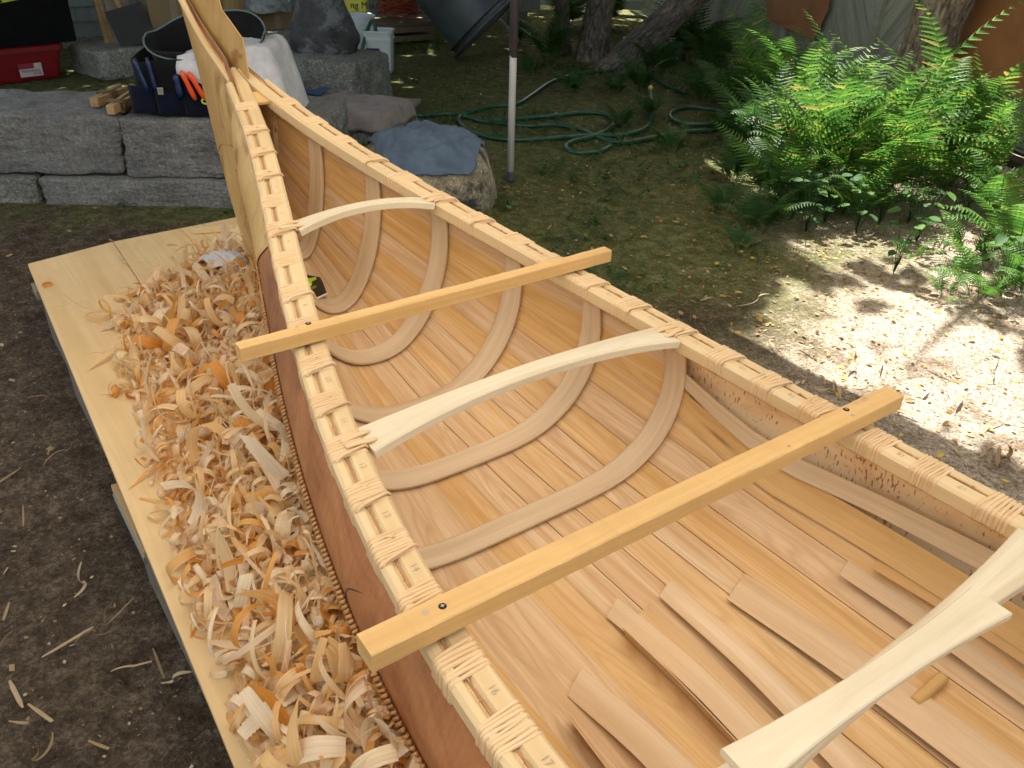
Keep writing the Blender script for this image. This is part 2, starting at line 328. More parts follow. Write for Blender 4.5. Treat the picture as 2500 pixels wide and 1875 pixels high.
# --- bark hull, outer skin
def top_z(k):
    return gun(k)[1]-(.004 if k > -1.2 else -.004)
kk_ = np.concatenate([np.linspace(-7, 3, 41), np.linspace(3.4, 30.6, 70), np.linspace(31, 41, 41)])
for side, nm in ((-1, 'left'), (1, 'right')):
    P = []
    for k in kk_:
        zt = top_z(k); zs = zt+(-.334-zt)*np.linspace(0, 1, 30)
        P.append([hull_pt(k, z, side) for z in zs])
    P = np.array(P); mb = MB(); 
    Q = P.copy(); Q[:, :, 1] -= side*np.minimum(.003, np.abs(P[:, :, 1]))   # inner face
    UU = kk_*D+2; VV = np.linspace(0, .75, 30)
    mb.grid(P, UU, VV, 0, flip=(side > 0)); mb.grid(Q, UU, VV, 1, flip=(side < 0))
    o = cpart(mb, 'bark_side', [MW['bark_out'], MW['bark_in']], smooth=True)
mb = MB(); mb.box((2.0, 0, -.3345), (4.2, .75, .001)); cpart(mb, 'bark_bottom', [MW['bark_out']])

# --- yellow bark panel at the bow (outside, left and right) above the seam
SEAM = .158
def seamz(k):
    z = gun(k)[1]-SEAM
    if k < 3.4: z -= .035*sin(pi*min(1, max(0, (3.4-k)/7)))
    if k < 0: z -= .014*k*k
    return z
for side in (-1, 1):
    P = []; ks_ = np.linspace(-6.4, 5.15, 60)
    for k in ks_:
        zt = gun(k)[1]-.012; dep = SEAM+.012
        lo = seamz(k)-.012
        if k > 3.9: lo = lo+(k-3.9)/1.25*(dep-.012)*.96
        zs = zt+(lo-zt)*np.linspace(0, 1, 14); P.append([hull_pt(k, z, side, .004) for z in zs])
    P = np.array(P); mb = MB(); Nn = np.zeros_like(P); Nn[:, :, 1] = side
    if side > 0: P = P[:, ::-1]
    mb.slab(P, Nn, .002); cpart(mb, 'side_panel', [MW['bark_yel']], smooth=False)
    # lower bow: yellow bark down to the stem
    P = []
    for k in np.linspace(-6.4, 3.2, 50):
        hi = seamz(k)+.01; lo = np.interp(k, [-6, 0, 3.2], [-.30, -.25, hi-.02])
        zs = hi+(lo-hi)*np.linspace(0, 1, 12); P.append([hull_pt(k, z, side, .0015) for z in zs])
    P = np.array(P); mb = MB(); mb.grid(P, flip=(side > 0), t=.8); cpart(mb, 'lower_bow_panel', [MW['bark_yel']], smooth=True)

# --- inwales, bark edge and outwales
def railpath(off, k0, k1, n, side, dz=0.0):
    pts = []
    for k in np.linspace(k0, k1, n):
        w_, h = gun(k); pts.append((k*D, side*(w_+off), h+dz))
    pts = np.array(pts); T = unit(np.gradient(pts, axis=0)); sd = unit(np.cross(T, [0, 0, 1]))*side*(-1)  # outward
    sd = unit(np.cross([0, 0, 1], T))*side*1.0
    sd *= np.sign(sd[:, 1:2]*side); up = unit(np.cross(T, sd)); up *= np.sign(up[:, 2:3]); return pts, sd, up
def chamf(w0, w1, z0, z1, c): return [(w0+c, z0), (w1-c, z0), (w1, z0+c), (w1, z1-c), (w1-c, z1), (w0+c, z1), (w0, z1-c), (w0, z0+c)]
INK = list(range(1, 18))
for side in (-1, 1):
    p, sd, up = railpath(0, -1.9, 35.9, 190, side)
    pr = [chamf(-.031, .004, -.034, 0.0, .005)]*len(p)
    # narrow inwale where the two meet at the ends
    pr = []
    for q in p:
        kx = q[0]/D; kx = min(kx, 34-kx); wv = gun(kx)[0]; a = -min(.034, wv-.001); pr.append(chamf(a, .004, -.038, 0, min(.006, abs(a)/3)))
    mb = MB(); P0 = p; mb.sweep(P0, sd, up, np.array(pr), t=.3)
    for k in INK:                                    # pencil numbers
        if k < 4: continue
        kc = k-.5; w_, h = gun(kc); _, s1, u1 = railpath(0, kc-.01, kc+.01, 3, side)
        sl = (gun(kc+.1)[1]-gun(kc-.1)[1])/(.2*D); ex = np.array([0, -1.0, 0]) if side < 0 else np.array([0, 1.0, 0])
        if side < 0: ex, ey = np.array([1, 0, sl]), np.array([0, 1.0, 0])
        else: ex, ey = np.array([-1, 0, -sl]), np.array([0, -1.0, 0])
        text_mb(str(k), .016, (kc*D, side*(w_-.014), h+.0004), ex, ey, mb, 1)
    cpart(mb, 'inwale', [MW['rail'], MW['pencil']])
    p, sd, up = railpath(.0095, -1.2, 35.2, 180, side)
    mb = MB(); mb.sweep(p, sd, up, chamf(0, .0225, -.034, .0005, .006), t=.8); cpart(mb, 'outwale', [MW['rail']])
    # bark edge between them, slightly ragged
    pts = []
    ks_ = np.linspace(-1, 35, 720); rag = RNG.normal(0, .0012, 720)
    top = [(k*D, side*(gun(k)[0]+(.0047 if side < 0 else .0047)), gun(k)[1]-.0022+r_) for k, r_ in zip(ks_, rag)]; P = np.array([[q, (q[0], q[1], q[2]-.02)] for q in top]); Nn = np.zeros_like(P); Nn[:, :, 1] = side
    if side > 0: P = P[:, ::-1]
    mb = MB(); mb.slab(P+Nn*.0035, Nn, .0036); cpart(mb, 'bark_edge', [MW['edge']])

# --- root lashings
def lash_prof(k, side, r):
    """closed loop around the rail at k, in the plane x = k D (offsets y outward, z)"""
    a = min(.034, gun(min(k, 34-k))[0]-.003)
    L = -a+r*.4; Rr = .0325-r*.35; T = -r*.25; B = -.038+r*.4; c = .0065
    return [(L, B+c), (L, (B+T)/2), (L, T-c), (L+c*.35, T-c*.35), (L+c, T), ((L+Rr)/2, T+.0006), (Rr-c, T), (Rr-c*.3, T-c*.3), (Rr, T-c), (Rr, (T+B)/2), (Rr, B+c), (Rr-c, B), ((L+Rr)/2, B), (L+c, B)]
def lashing(kc, side, nturn, half, tint, thw=False):
    mb = MB(); rnd = random.Random(int(kc*10)+side)
    for i in range(nturn):
        r = half/nturn*rnd.uniform(.98, 1.2); xo = -half+(i+.5)*2*half/nturn+rnd.uniform(-.0006, .0006); skew = rnd.uniform(-.0012, .0012) if i % 4 else rnd.uniform(-.003, .003)
        k = kc+xo/D; w_, h = gun(k); pr = lash_prof(k, side, r); pts = []
        n = len(pr); top = rnd.random() < .35
        for j, (a, b) in enumerate(pr+pr[:1]):
            sx = skew*(a/.03)+rnd.uniform(-.0004, .0004); pts.append((k*D+sx, side*(w_+a), h+b+(gun(k+.1)[1]-h)/(.1*D)*sx))
        q = spline(pts, 40)
        # flattened root: tube
        mb.tube(q, np.clip(r*(1+.12*np.sin(np.linspace(0, 9, 40)+rnd.random()*6)), .001, .01), 6, t=tint+rnd.uniform(-.15, .15), cap=False)
    # crossing end over the top
    if rnd.random() < .3 and not thw: return cpart(mb, 'root_lashing', [MW['root']], smooth=True)
    w_, h = gun(kc); x0 = kc*D+half*.75
    pts = [(x0-.002, side*(w_-.034), h-.007), (x0, side*(w_-.026), h+.002), (x0+.005, side*(w_), h+.0035), (x0+.009, side*(w_+.022), h+.003), (x0+.010, side*(w_+.033), h-.006)]
    mb.tube(spline(pts, 16), .0027, 6, t=tint)
    x0 = kc*D-half*.8; pts = [(x0, side*(w_+.0245), h+.002), (x0+.004, side*(w_+.004), h+.004), (x0+.010, side*(w_-.006), h+.0045), (x0+.012, side*(w_-.009), h+.006)]
    mb.tube(spline(pts, 12), .0023, 6, t=tint+.1)
    if thw:
        for dx in (-.014, .014):
            for e in (-.003, .0, .003):
                pts = [(kc*D+dx*.6+e, side*(w_+.004), h+.003), (kc*D+dx*.8+e, side*(w_-.020), h+.0045), (kc*D+dx+e, side*(w_-.038), h+.0035), (kc*D+dx*1.0+e*.5, side*(w_-.052), h+.0015), (kc*D+dx+e*.2, side*(w_-.055), h-.010)]
                mb.tube(spline(pts, 16), .0031, 6, t=tint)
    return cpart(mb, 'root_lashing', [MW['root']], smooth=True)
jit = {7: .1, 8: 0}
for k in range(0, 20):
    for side in (-1, 1):
        th_ = k in (5, 11); rd = random.Random(k*3+side)
        lashing(k+rd.uniform(-.06, .06)*(0 if th_ else 1), side, rd.choice([7, 8, 8, 9]) if k > 1 else 7, .0275 if k > 3 else .021, (.75 if th_ else (.12 if side < 0 and k in (0, 1, 9) else .45))+rd.uniform(-.1, .1), th_)

# --- cedar planking
NPL = 17
def u0_of(k):
    kk = 17-abs(17-k)
    return np.interp(kk, [0, 5, 7.4, 10.6, 11.0, 11.6, 13, 15, 17], [.085, .11, .145, .185, .30, .57, .70, .73, .735])
ks_ = np.linspace(-.6, 23, 120); rows = []
for k in ks_:
    P, s = arc(k, 0.0, 0.0); P2, s2 = arc(k, .004, 0.0)
    rows.append((P, s, P2))
def ring(k_i, f): # fraction f of full girth
    P, s, P2 = rows[k_i]; q = f*s[-1]; return np.array([np.interp(q, s, P[:, c]) for c in range(3)]), s[-1]
def girth_f(k, u):  # fraction of girth at which the right side reaches u
    P, s = arc(k); us = (gun(k)[1]-P[:, 2]); i = np.argmax(P[:, 2] <= sec(k, u)[2]+1e-9); return s[i]/s[-1]
f0 = np.array([girth_f(k, u0_of(k)) for k in ks_])
mb = MB(); prd = random.Random(5); wob = [prd.uniform(-.008, .008) for _ in range(NPL+1)]
for j in range(NPL):
    fa0, fb0 = .03+(j)*.94/NPL, .03+(j+1)*.94/NPL; tint = prd.random()
    # clinker-like overlap, the plank nearer the keel lies over
    rise = (.0, .0022) if j < NPL/2 else (.0022, .0)
    P = []; Nn = []; Uu = []
    for i, k in enumerate(ks_):
        fa = fa0+wob[j]*.5*min(1, j)+.0003; fb = fb0+wob[j+1]*.5*(j < NPL-1)-.0003
        fl, fh = f0[i], 1-f0[i]
        if fb <= fl+.004 or fa >= fh-.004:
            if P: 
                if len(P) > 2: mb.slab(P, Nn, .0018, t=tint, U=Uu)
            P = []; Nn = []; Uu = []; continue
        fa = max(fa, fl); fb = min(fb, fh); row = []; nr = []
        Pc, s, _ = rows[i]; L = s[-1]
        for a in np.linspace(0, 1, 5):
            q = (fa+(fb-fa)*a)*L; pt = np.array([np.interp(q, s, Pc[:, c]) for c in range(3)]); q2 = np.array([np.interp(q+.004, s, Pc[:, c]) for c in range(3)]); q1 = np.array([np.interp(q-.004, s, Pc[:, c]) for c in range(3)])
            tg = unit(q2-q1); nn = np.cross([1, 0, 0], tg); nn = unit(nn)
            if nn[2] < 0 and abs(nn[2]) > .2: nn = -nn
            if abs(nn[2]) <= .2 and nn[1]*pt[1] > 0: nn = -nn
            lift = rise[0]+(rise[1]-rise[0])*a+.0012*sin(a*pi)
            row.append(pt+nn*(lift-.001)); nr.append(nn)
        P.append(row); Nn.append(nr); Uu.append(k*D+j*.37)
    if len(P) > 2: mb.slab(P, Nn, .0018, t=tint, U=Uu)
cpart(mb, 'cedar_planking', [MW['cedar']])

# --- ribs
def make_rib(k, wd=.061, th=.0105):
    P, s = arc(k, .0085, .03, 120); q = np.linspace(0, s[-1], 90); C = np.array([[np.interp(a, s, P[:, c]) for c in range(3)] for a in q])
    T = unit(np.gradient(C, axis=0)); ctr = np.array([k*D, 0, 0.0])
    def ring_at(kq):
        P_, s_ = arc(kq, .0085, .03, 120); q_ = np.linspace(0, s_[-1], 90); return np.array([[np.interp(a, s_, P_[:, c]) for c in range(3)] for a in q_])
    sdir = ring_at(k+.35)-ring_at(k-.35); sdir = unit(sdir-T*np.sum(sdir*T, axis=1)[:, None]); nn = unit(np.cross(sdir, T))
    for i in range(len(C)):
        if np.dot(nn[i], ctr-C[i]+np.array([0, 0, .05])) < 0: nn[i] = -nn[i]
    wv = wd*(1-.18*np.abs(np.linspace(-1, 1, 90))**3); pr = np.array([[(-w_/2+.003, 0), (w_/2-.003, 0), (w_/2, .002), (w_/2, th-.003), (w_/2-.005, th), (-w_/2+.005, th), (-w_/2, th-.003), (-w_/2, .002)] for w_ in wv])
    mb = MB(); mb.sweep(C-nn*.003, sdir, nn, pr, t=random.random()); return cpart(mb, 'rib', [MW['rib']], smooth=False)
for k in (1.05, 3, 5, 7, 9, 11.0): make_rib(k)

# --- thwarts
def thwart(k, half, zend, w_end, w_mid, arch, th=.018):
    n = 40; ys = np.linspace(-half, half, n); q = np.abs(ys)/half
    wv = w_mid+(w_end-w_mid)*q**2.4; x = k*D+0*ys; z = zend+arch*(1-q**2)
    path = np.stack([x, ys, z], 1); T = unit(np.gradient(path, axis=0)); up = unit(np.cross([1, 0, 0], T)); up *= np.sign(up[:, 2:3])
    c = .002; pr = np.array([[(-a/2+c, -th), (a/2-c, -th), (a/2, -th+c), (a/2, -c), (a/2-c, 0), (-a/2+c, 0), (-a/2, -c), (-a/2, -th+c)] for a in wv])
    mb = MB(); mb.sweep(path, np.array([1.0, 0, 0]), up, pr, t=random.random()); return cpart(mb, 'thwart', [MW['maple']])
for k, we, wm, ar in ((5, .062, .036, .024), (11, .082, .045, .030), (17.78, .085, .042, .0)):
    w_, h = gun(k); thwart(k, w_-.035, h-.002, we, wm, ar)
# --- crossbars screwed to the gunwales
def crossbar(pa, pb, ztop, th, wd, rz=0.0, screws=(), knots=(), scrib=None):
    A = at(*pa, ztop); B = at(*pb, ztop); mid = (A+B)/2; ex = unit(B-A); L = np.linalg.norm(B-A); ey = np.cross([0, 0, 1], ex)
    n = 70; path = np.array([A+(B-A)*q for q in np.linspace(0, 1, n)]); c = .002
    path[:, 2] -= 0
    pr = np.array([[(-wd/2+c, -th), (wd/2-c, -th), (wd/2, -th+c), (wd/2, -c), (wd/2-c, 0), (-wd/2+c, 0), (-wd/2, -c), (-wd/2, -th+c)]]*n)+RNG.normal(0, .00022, (n, 8, 2))
    for i in range(3): j = RNG.integers(6, n-8); pr[j:j+RNG.integers(1, 4), 4:6, 1] -= .0012
    mb = MB(); mb.sweep(path, ey, np.array([0, 0, 1.0]), pr, t=random.random())
    for kx, ky, rr in knots:
        p = at(kx, ky, ztop); mb.lathe([(rr, -.0003), (rr*.8, .0006), (rr*.35, .0003), (0, .0008)], p, 14, m=1)
    if scrib: p = at(*scrib, ztop); text_mb('R  O/2', .014, p, ex, ey, mb, 1, thick=.0008)
    o = cpart(mb, 'crossbar', [MW['bar'], MW['pencil']])
    for s_ in screws:
        p = at(*s_, ztop); mb = MB(); r = .0058; mb.lathe([(0, .0006), (r*.25, .0004), (r*.9, .0014), (r, .0010), (r*1.05, -.0005)], p, 20)
        mb.box(p+np.array([0, 0, .0016]), (r*1.0, .0013, .0006), ex, ey, m=1); mb.box(p+np.array([0, 0, .0016]), (.0013, r*1.0, .00055), ex, ey, m=1)
        sc_ = mb.build('screw', [MW['screw'], MW['pencil']], smooth=False); reparent(sc_, canoe)
        sc_.parent = o; sc_.matrix_parent_inverse = Matrix.Identity(4)
        bpy.context.view_layer.update()
        sc_.matrix_parent_inverse = (o.matrix_world).inverted()
    return o
crossbar((512, 746), (1313, 536), .141, .031, .030, screws=((666, 699), (1227, 549)), knots=((641, 706, .004),))
crossbar((785, 1392), (1932, 844), .053, .034, .044, screws=((956, 1310), (1828, 885)), knots=((918, 1322, .0055), (1842, 897, .005), (1705, 962, .003)), scrib=(1862, 866))

# --- upper strakes sprung off the bark on the right
def strake(ks, us, width_u, lift, name, tint, mat):
    P = []; Nn = []
    for i, k in enumerate(np.linspace(ks[0], ks[-1], 50)):
        uc = np.interp(k, ks, us); lf = np.interp(k, ks, lift); row = []; nr = []; wu = np.interp(k, ks, width_u)
        for a in np.linspace(-.5, .5, 5):
            u = uc+a*wu; p = sec(k, u); p2 = sec(k, u+.01); tg = unit(p2-p); nn = unit(np.cross([1, 0, 0], tg)); 
            if nn[1] > 0: nn = -nn
            row.append(p+nn*(lf+.001)); nr.append(nn)
        P.append(row[::-1]); Nn.append(nr)
    mb = MB(); mb.slab(P, Nn, .003, t=tint); return cpart(mb, name, [mat])
strake([10.9, 11.9, 12.8, 13.7, 15.3, 17.4, 20, 24], [.31, .43, .50, .52, .46, .41, .40, .40], [.10, .12, .13, .14, .15, .17, .17, .17], [.006, .008, .012, .014, .012, .008, .006, .006], 'sheathing_strip', .15, MW['rib'])
strake([10.9, 11.5, 12.6, 13.6, 15.4, 17.4, 20, 24], [.47, .55, .63, .66, .66, .66, .66, .66], [.16, .17, .18, .18, .18, .18, .18, .18], [.004, .004, .006, .008, .008, .008, .008, .008], 'sheathing_strip', .98, MW['bar'])

# --- stem head: curved strip, jagged bark flap, deck piece
L = np.array([(-.03, 392, -4), (-.03, 437, 81), (-.032, 476, 140), (-.038, 518, 202), (-.046, 528, 226)])
pts = [at(a, b, y, 1) for y, a, b in L]; pts = [pts[0]+(pts[0]-pts[1])*.6]+pts
q = spline(pts, 40); T = unit(np.gradient(q, axis=0)); sd = np.tile([0, -1.0, 0], (40, 1)); up = unit(np.cross(T, sd)); up *= np.sign(up[:, 2:3])
mb = MB(); mb.sweep(q, sd, up, chamf(-.009, .011, -.013, .006, .006), t=.6); cpart(mb, 'bent_head_strip', [MW['rail']])
q2 = q.copy(); q2[:, 1] = -q[:, 1]+.0
mb = MB(); mb.sweep(q2, -sd, up, chamf(-.009, .011, -.013, .006, .006), t=.4); cpart(mb, 'bent_head_strip', [MW['rail']])
flap = [(405, -10), (470, -10), (478, 20), (497, 46), (524, 84), (530, 118), (537, 160), (535, 184), (530, 212), (512, 190), (470, 122), (430, 62)]
pts = [at(a, b, .004, 1) for a, b in flap]
mb = MB(); mb.poly(pts[::-1], .0025, (0, -1, 0), t=.75); cpart(mb, 'jagged_bark_flap', [MW['bark_yel']])
w_, h = gun(-.6)
mb = MB(); mb.poly([(-.10, -.020, gun(-.8)[1]-.010), (-.035, -.028, gun(-.3)[1]-.010), (-.035, .028, gun(-.3)[1]-.010), (-.10, .020, gun(-.8)[1]-.010)], .008, (.32, 0, 1), t=.2); cpart(mb, 'deck_piece', [MW['bar']])

# --- stitching along the side seam
mb = MB(); xs_ = np.arange(-.25, 2.6, .0105)
for side in (-1,):
    for i, x_ in enumerate(xs_):
        k = x_/D; big = k > 5.2; r = .0037 if big else .0015
        if not big and i % 1 == 0 and k > 4.6: continue
        zc = seamz(k)-.004; hl = .0092 if big else .005
        a = hull_pt(k+.02, zc+hl, side, .004); b = hull_pt(k-.02, zc, side, .0105 if big else .009); c = hull_pt(k+.0, zc-hl, side, .003)
        sk = random.uniform(-.0015, .0015); a[0] += .003+sk; c[0] -= .003
        mb.tube(spline([a, b, c], 6), r*random.uniform(.85, 1.15), 5, t=random.random())
    kp = np.linspace(5.2, 22, 200); mb.tube([hull_pt(k, gun(k)[1]-SEAM-.004, side, .003) for k in kp], .0036, 5, t=.2)
    kp = np.linspace(-2.4, 5.0, 100); mb.tube([hull_pt(k, seamz(k)-.004, side, .006) for k in kp], .0022, 5, t=.3)
    mb.tube([hull_pt(k, z, side, .006) for k, z in zip(np.linspace(4.9, 5.25, 8), np.linspace(gun(5)[1]-SEAM+.01, gun(5.2)[1]-SEAM-.012, 8))], .0035, 5)
cpart(mb, 'seam_stitching', [MW['stitch']], smooth=True)
mb = MB(); mb.tube([hull_pt(k, z, -1, .0002) for k, z in zip(np.linspace(12.95, 12.5, 20)-.25*np.sin(np.linspace(0, pi, 20)), np.linspace(-.055, -.128, 20))], np.interp(np.linspace(0, 1, 20), [0, .2, .8, 1], [.0003, .0011, .0011, .0003]), 5); cpart(mb, 'gore_slit', [MW['screw']])
# ================================================================== helpers for natural shapes
from mathutils import noise as mn
def nz(p, s=1.0, o=4): return mn.fractal(Vector(p)*s, 1.0, 2.0, o)
def rock(name, mats, c, size, ex=(1, 0), cuts=14, p=6.0, amp=.02, freq=4.0, seed=0, shape=None, parent=None, tint=.5):
    """rough block: cube sphere with superellipsoid exponent p"""
    ex = np.array([ex[0], ex[1], 0.0]); ex = ex/np.linalg.norm(ex); ey = np.array([-ex[1], ex[0], 0]); bm = bmesh.new(); bmesh.ops.create_cube(bm, size=2)
    bmesh.ops.subdivide_edges(bm, edges=bm.edges[:], cuts=cuts, use_grid_fill=True); c = np.array(c, float)
    for v in bm.verts:
        q = np.array(v.co); a = np.abs(q)+1e-9; r = (np.sum(a**p))**(1/p); q = q/r*1.0
        L = np.array([q[0]*size[0]/2, q[1]*size[1]/2, q[2]*size[2]/2])
        if shape: L = shape(L, q)
        d_ = unit(L)*(amp*nz(tuple(L+seed*7.1), freq)+amp*.5*nz(tuple(L+seed*3.3), freq*4)+amp*.35*abs(nz(tuple(L+seed), freq*9, 3))+amp*.2*nz(tuple(L+seed*2), freq*22, 2)); L = L+d_
        w_ = c+ex*L[0]+ey*L[1]+np.array([0, 0, L[2]]); v.co = Vector(w_)
    me = bpy.data.meshes.new(name); bm.to_mesh(me); bm.free(); me.materials.append(mats)
    for q in me.polygons: q.use_smooth = True
    o = bpy.data.objects.new(name, me); COL.objects.link(o); 
    if parent: reparent(o, parent)
    return o
def granite(name, dark, light, speck=.5, sc=1.0, stain=None, rough=.85):
    m, nt, b = new_mat(name); tc = N(nt, "ShaderNodeTexCoord"); O = tc.outputs["Object"]
    n1 = noise(nt, O, 5*sc, 5, .6); n2 = noise(nt, O, 55*sc, 3, .75); n3 = noise(nt, O, 170*sc, 2, .7)
    col = ramp(nt, [(.3, dark), (.7, light)], n1); col = mix(nt, speck, col, mix(nt, 1.0, col, ramp(nt, [(.36, (.15, .15, .15)), (.5, (.9, .9, .9)), (.64, (2.1, 2.1, 2.0))], math_(nt, 'ADD', math_(nt, 'MULTIPLY', n2, .5), math_(nt, 'MULTIPLY', n3, .5))), 'MULTIPLY'))
    if stain:
        s_ = noise(nt, O, 3.1*sc, 6, .75, .8); col = mix(nt, ramp(nt, [(.5, (0, 0, 0)), (.6, (1, 1, 1))], s_), col, stain)
    nt.links.new(col, b.inputs["Base Color"]); b.inputs["Roughness"].default_value = rough; bump(nt, math_(nt, 'ADD', n1, math_(nt, 'MULTIPLY', n2, .5)), 1.0, .03, b); return m
MG = granite('blue_grey_granite', (.125, .125, .125), (.225, .225, .222)); MG2 = granite('pedestal_granite', (.12, .125, .115), (.25, .25, .23), .8)
MG3 = granite('boulder_granite', (.22, .19, .13), (.42, .37, .27), .7, 1.0, (.05, .05, .045)); MG4 = granite('pale_curb_granite', (.20, .20, .18), (.33, .33, .30), .8)
MSC = granite('dark_carved_stone', (.018, .020, .022), (.065, .07, .075), .25, 1.3, (.15, .17, .19), .35)
def cloth(name, col, rough=.95, weave=600):
    m, nt, b = new_mat(name); tc = N(nt, "ShaderNodeTexCoord"); O = tc.outputs["Object"]; n1 = noise(nt, O, 9, 5, .6); n2 = noise(nt, O, weave, 2, .7)
    nt.links.new(ramp(nt, [(.3, tuple(q*.72 for q in col)), (.7, tuple(min(1, q*1.15) for q in col))], n1), b.inputs["Base Color"]); b.inputs["Roughness"].default_value = rough; b.inputs["Specular IOR Level"].default_value = .15
    b.inputs["Sheen Weight"].default_value = .05; bump(nt, math_(nt, 'ADD', math_(nt, 'MULTIPLY', n1, .8), math_(nt, 'MULTIPLY', n2, .3)), .5, .006, b); return m

# ================================================================== GROUND
def ground_mat():
    m, nt, b = new_mat('soil_and_moss'); tc = N(nt, "ShaderNodeTexCoord"); O = tc.outputs["Object"]; sx = N(nt, "ShaderNodeSeparateXYZ"); nt.links.new(O, sx.inputs[0])
    n1 = noise(nt, O, 1.3, 6, .65, .4); n2 = noise(nt, O, 14, 6, .7, .3); n3 = noise(nt, O, 70, 5, .75, .6); n4 = noise(nt, O, 240, 3, .8)
    soil = ramp(nt, [(.34, (.028, .019, .012)), (.49, (.095, .070, .048)), (.63, (.25, .195, .14))], math_(nt, 'ADD', math_(nt, 'MULTIPLY', n2, .45), math_(nt, 'MULTIPLY', n3, .55)))
    moss = ramp(nt, [(.34, (.035, .042, .012)), (.49, (.125, .135, .045)), (.63, (.28, .27, .13))], math_(nt, 'ADD', math_(nt, 'MULTIPLY', n2, .5), math_(nt, 'MULTIPLY', n3, .5)))
    sunlit_duff = ramp(nt, [(.36, (.07, .045, .03)), (.44, (.34, .26, .18)), (.56, (.72, .64, .52))], math_(nt, 'ADD', math_(nt, 'MULTIPLY', n3, .6), math_(nt, 'MULTIPLY', n4, .4)))
    sunlit_duff = mix(nt, 1.0, sunlit_duff, ramp(nt, [(.36, (.45, .40, .37)), (.50, (1, 1, 1))], noise(nt, O, 4.5, 5, .65, .5)), 'MULTIPLY')
    # moss right of the canoe, soil on its left, leaf duff towards the ferns, its colour lightened to brighten the sunlit patch
    gm = math_(nt, 'ADD', math_(nt, 'MULTIPLY', math_(nt, 'ADD', sx.outputs[1], .1), .55), math_(nt, 'MULTIPLY', math_(nt, 'SUBTRACT', n1, .5), 2.2))
    gm2 = math_(nt, 'ADD', gm, math_(nt, 'MULTIPLY', math_(nt, 'ADD', sx.outputs[0], 1.0), -.35))
    col = mix(nt, ramp(nt, [(.0, (0, 0, 0)), (.55, (1, 1, 1))], gm2), soil, moss)
    dm = math_(nt, 'ADD', math_(nt, 'MULTIPLY', math_(nt, 'ADD', sx.outputs[0], -.55), .8), math_(nt, 'ADD', math_(nt, 'MULTIPLY', math_(nt, 'SUBTRACT', sx.outputs[1], 1.2), .35), math_(nt, 'MULTIPLY', math_(nt, 'SUBTRACT', n1, .5), 2.5)))
    yy = math_(nt, 'GREATER_THAN', sx.outputs[1], .6)
    col = mix(nt, math_(nt, 'MULTIPLY', ramp(nt, [(.0, (0, 0, 0)), (.7, (1, 1, 1))], dm), yy), col, sunlit_duff)
    nt.links.new(col, b.inputs["Base Color"]); b.inputs["Roughness"].default_value = .95; b.inputs["Specular IOR Level"].default_value = .15
    n5 = noise(nt, O, 38, 4, .7, .4); bump(nt, math_(nt, 'ADD', math_(nt, 'MULTIPLY', n3, .6), math_(nt, 'ADD', math_(nt, 'MULTIPLY', n5, .9), math_(nt, 'ADD', math_(nt, 'MULTIPLY', n4, .25), n2))), 1.0, .03, b); return m
def gz(x, y): return G+.012*nz((x, y, 3.0), 1.1, 4)+.006*nz((x, y, 9.0), 7, 2)-.006
s_ = np.linspace(-1, 1, 300); cx = -.8+np.sinh(s_*4.2)/np.sinh(4.2)*90; cy = 1.2+np.sinh(s_*4.2)/np.sinh(4.2)*90
mb = MB(); mb.grid([[(x, y, gz(x, y) if abs(x) < 15 and abs(y) < 15 else G-.006) for y in cy] for x in cx]); gr = mb.build('ground', [ground_mat()], smooth=True); tag(gr, kind='structure')

def flat_mat(name, stops, trans=.0, rough=.7, spec=.3, bumpy=0):
    """colour by the face's tint"""
    m, nt, b = new_mat(name); ti = N(nt, "ShaderNodeAttribute", attribute_name="tint"); oi = N(nt, "ShaderNodeObjectInfo")
    fac = math_(nt, 'FRACT', math_(nt, 'ADD', ti.outputs["Fac"], math_(nt, 'MULTIPLY', oi.outputs["Random"], .999 if bumpy == 2 else 0)))
    c = ramp(nt, stops, fac); uv, _ = uvvec(nt, 12, 260); n1 = noise(nt, uv, 1, 3, .6)
    c = mix(nt, .45, c, mix(nt, 1.0, c, ramp(nt, [(.3, (.62, .58, .52)), (.7, (1.08, 1.05, 1.0))], n1), 'MULTIPLY'))
    nt.links.new(c, b.inputs["Base Color"]); b.inputs["Roughness"].default_value = rough; b.inputs["Specular IOR Level"].default_value = spec
    if trans:
        tr = N(nt, "ShaderNodeBsdfTranslucent"); nt.links.new(c, tr.inputs[0]); mx = N(nt, "ShaderNodeMixShader"); mx.inputs[0].default_value = trans; out = [n for n in nt.nodes if n.type == 'OUTPUT_MATERIAL'][0]
        nt.links.new(b.outputs[0], mx.inputs[1]); nt.links.new(tr.outputs[0], mx.inputs[2]); nt.links.new(mx.outputs[0], out.inputs[0])
    return m
def litter(n, xr, yr, lens, wid, dens, up=.5):
    """thin blades and fibres strewn on the ground"""
    V = []; F = []; T = []
    for i in range(n):
        x, y = RNG.uniform(*xr), RNG.uniform(*yr)
        if not dens(x, y): continue
        L = RNG.uniform(*lens); a = RNG.uniform(0, 2*pi); e = RNG.uniform(0, up)**1.5; d_ = np.array([cos(a)*cos(e), sin(a)*cos(e), sin(e)]); sd = np.array([-sin(a), cos(a), 0])*RNG.uniform(*wid); z = gz(x, y)+.002
        b_ = np.array([x, y, z]); mid = b_+d_*L*.55+np.array([0, 0, .10*L]); tip = b_+d_*L+np.array([RNG.normal(0, .1)*L, RNG.normal(0, .1)*L, -.02*L]); o = len(V)
        V += [b_-sd, b_+sd, mid+sd*.8, mid-sd*.8, tip]; F += [(o, o+1, o+2, o+3), (o+3, o+2, o+4)]; t = RNG.random(); T += [t, t]
    return V, F, T
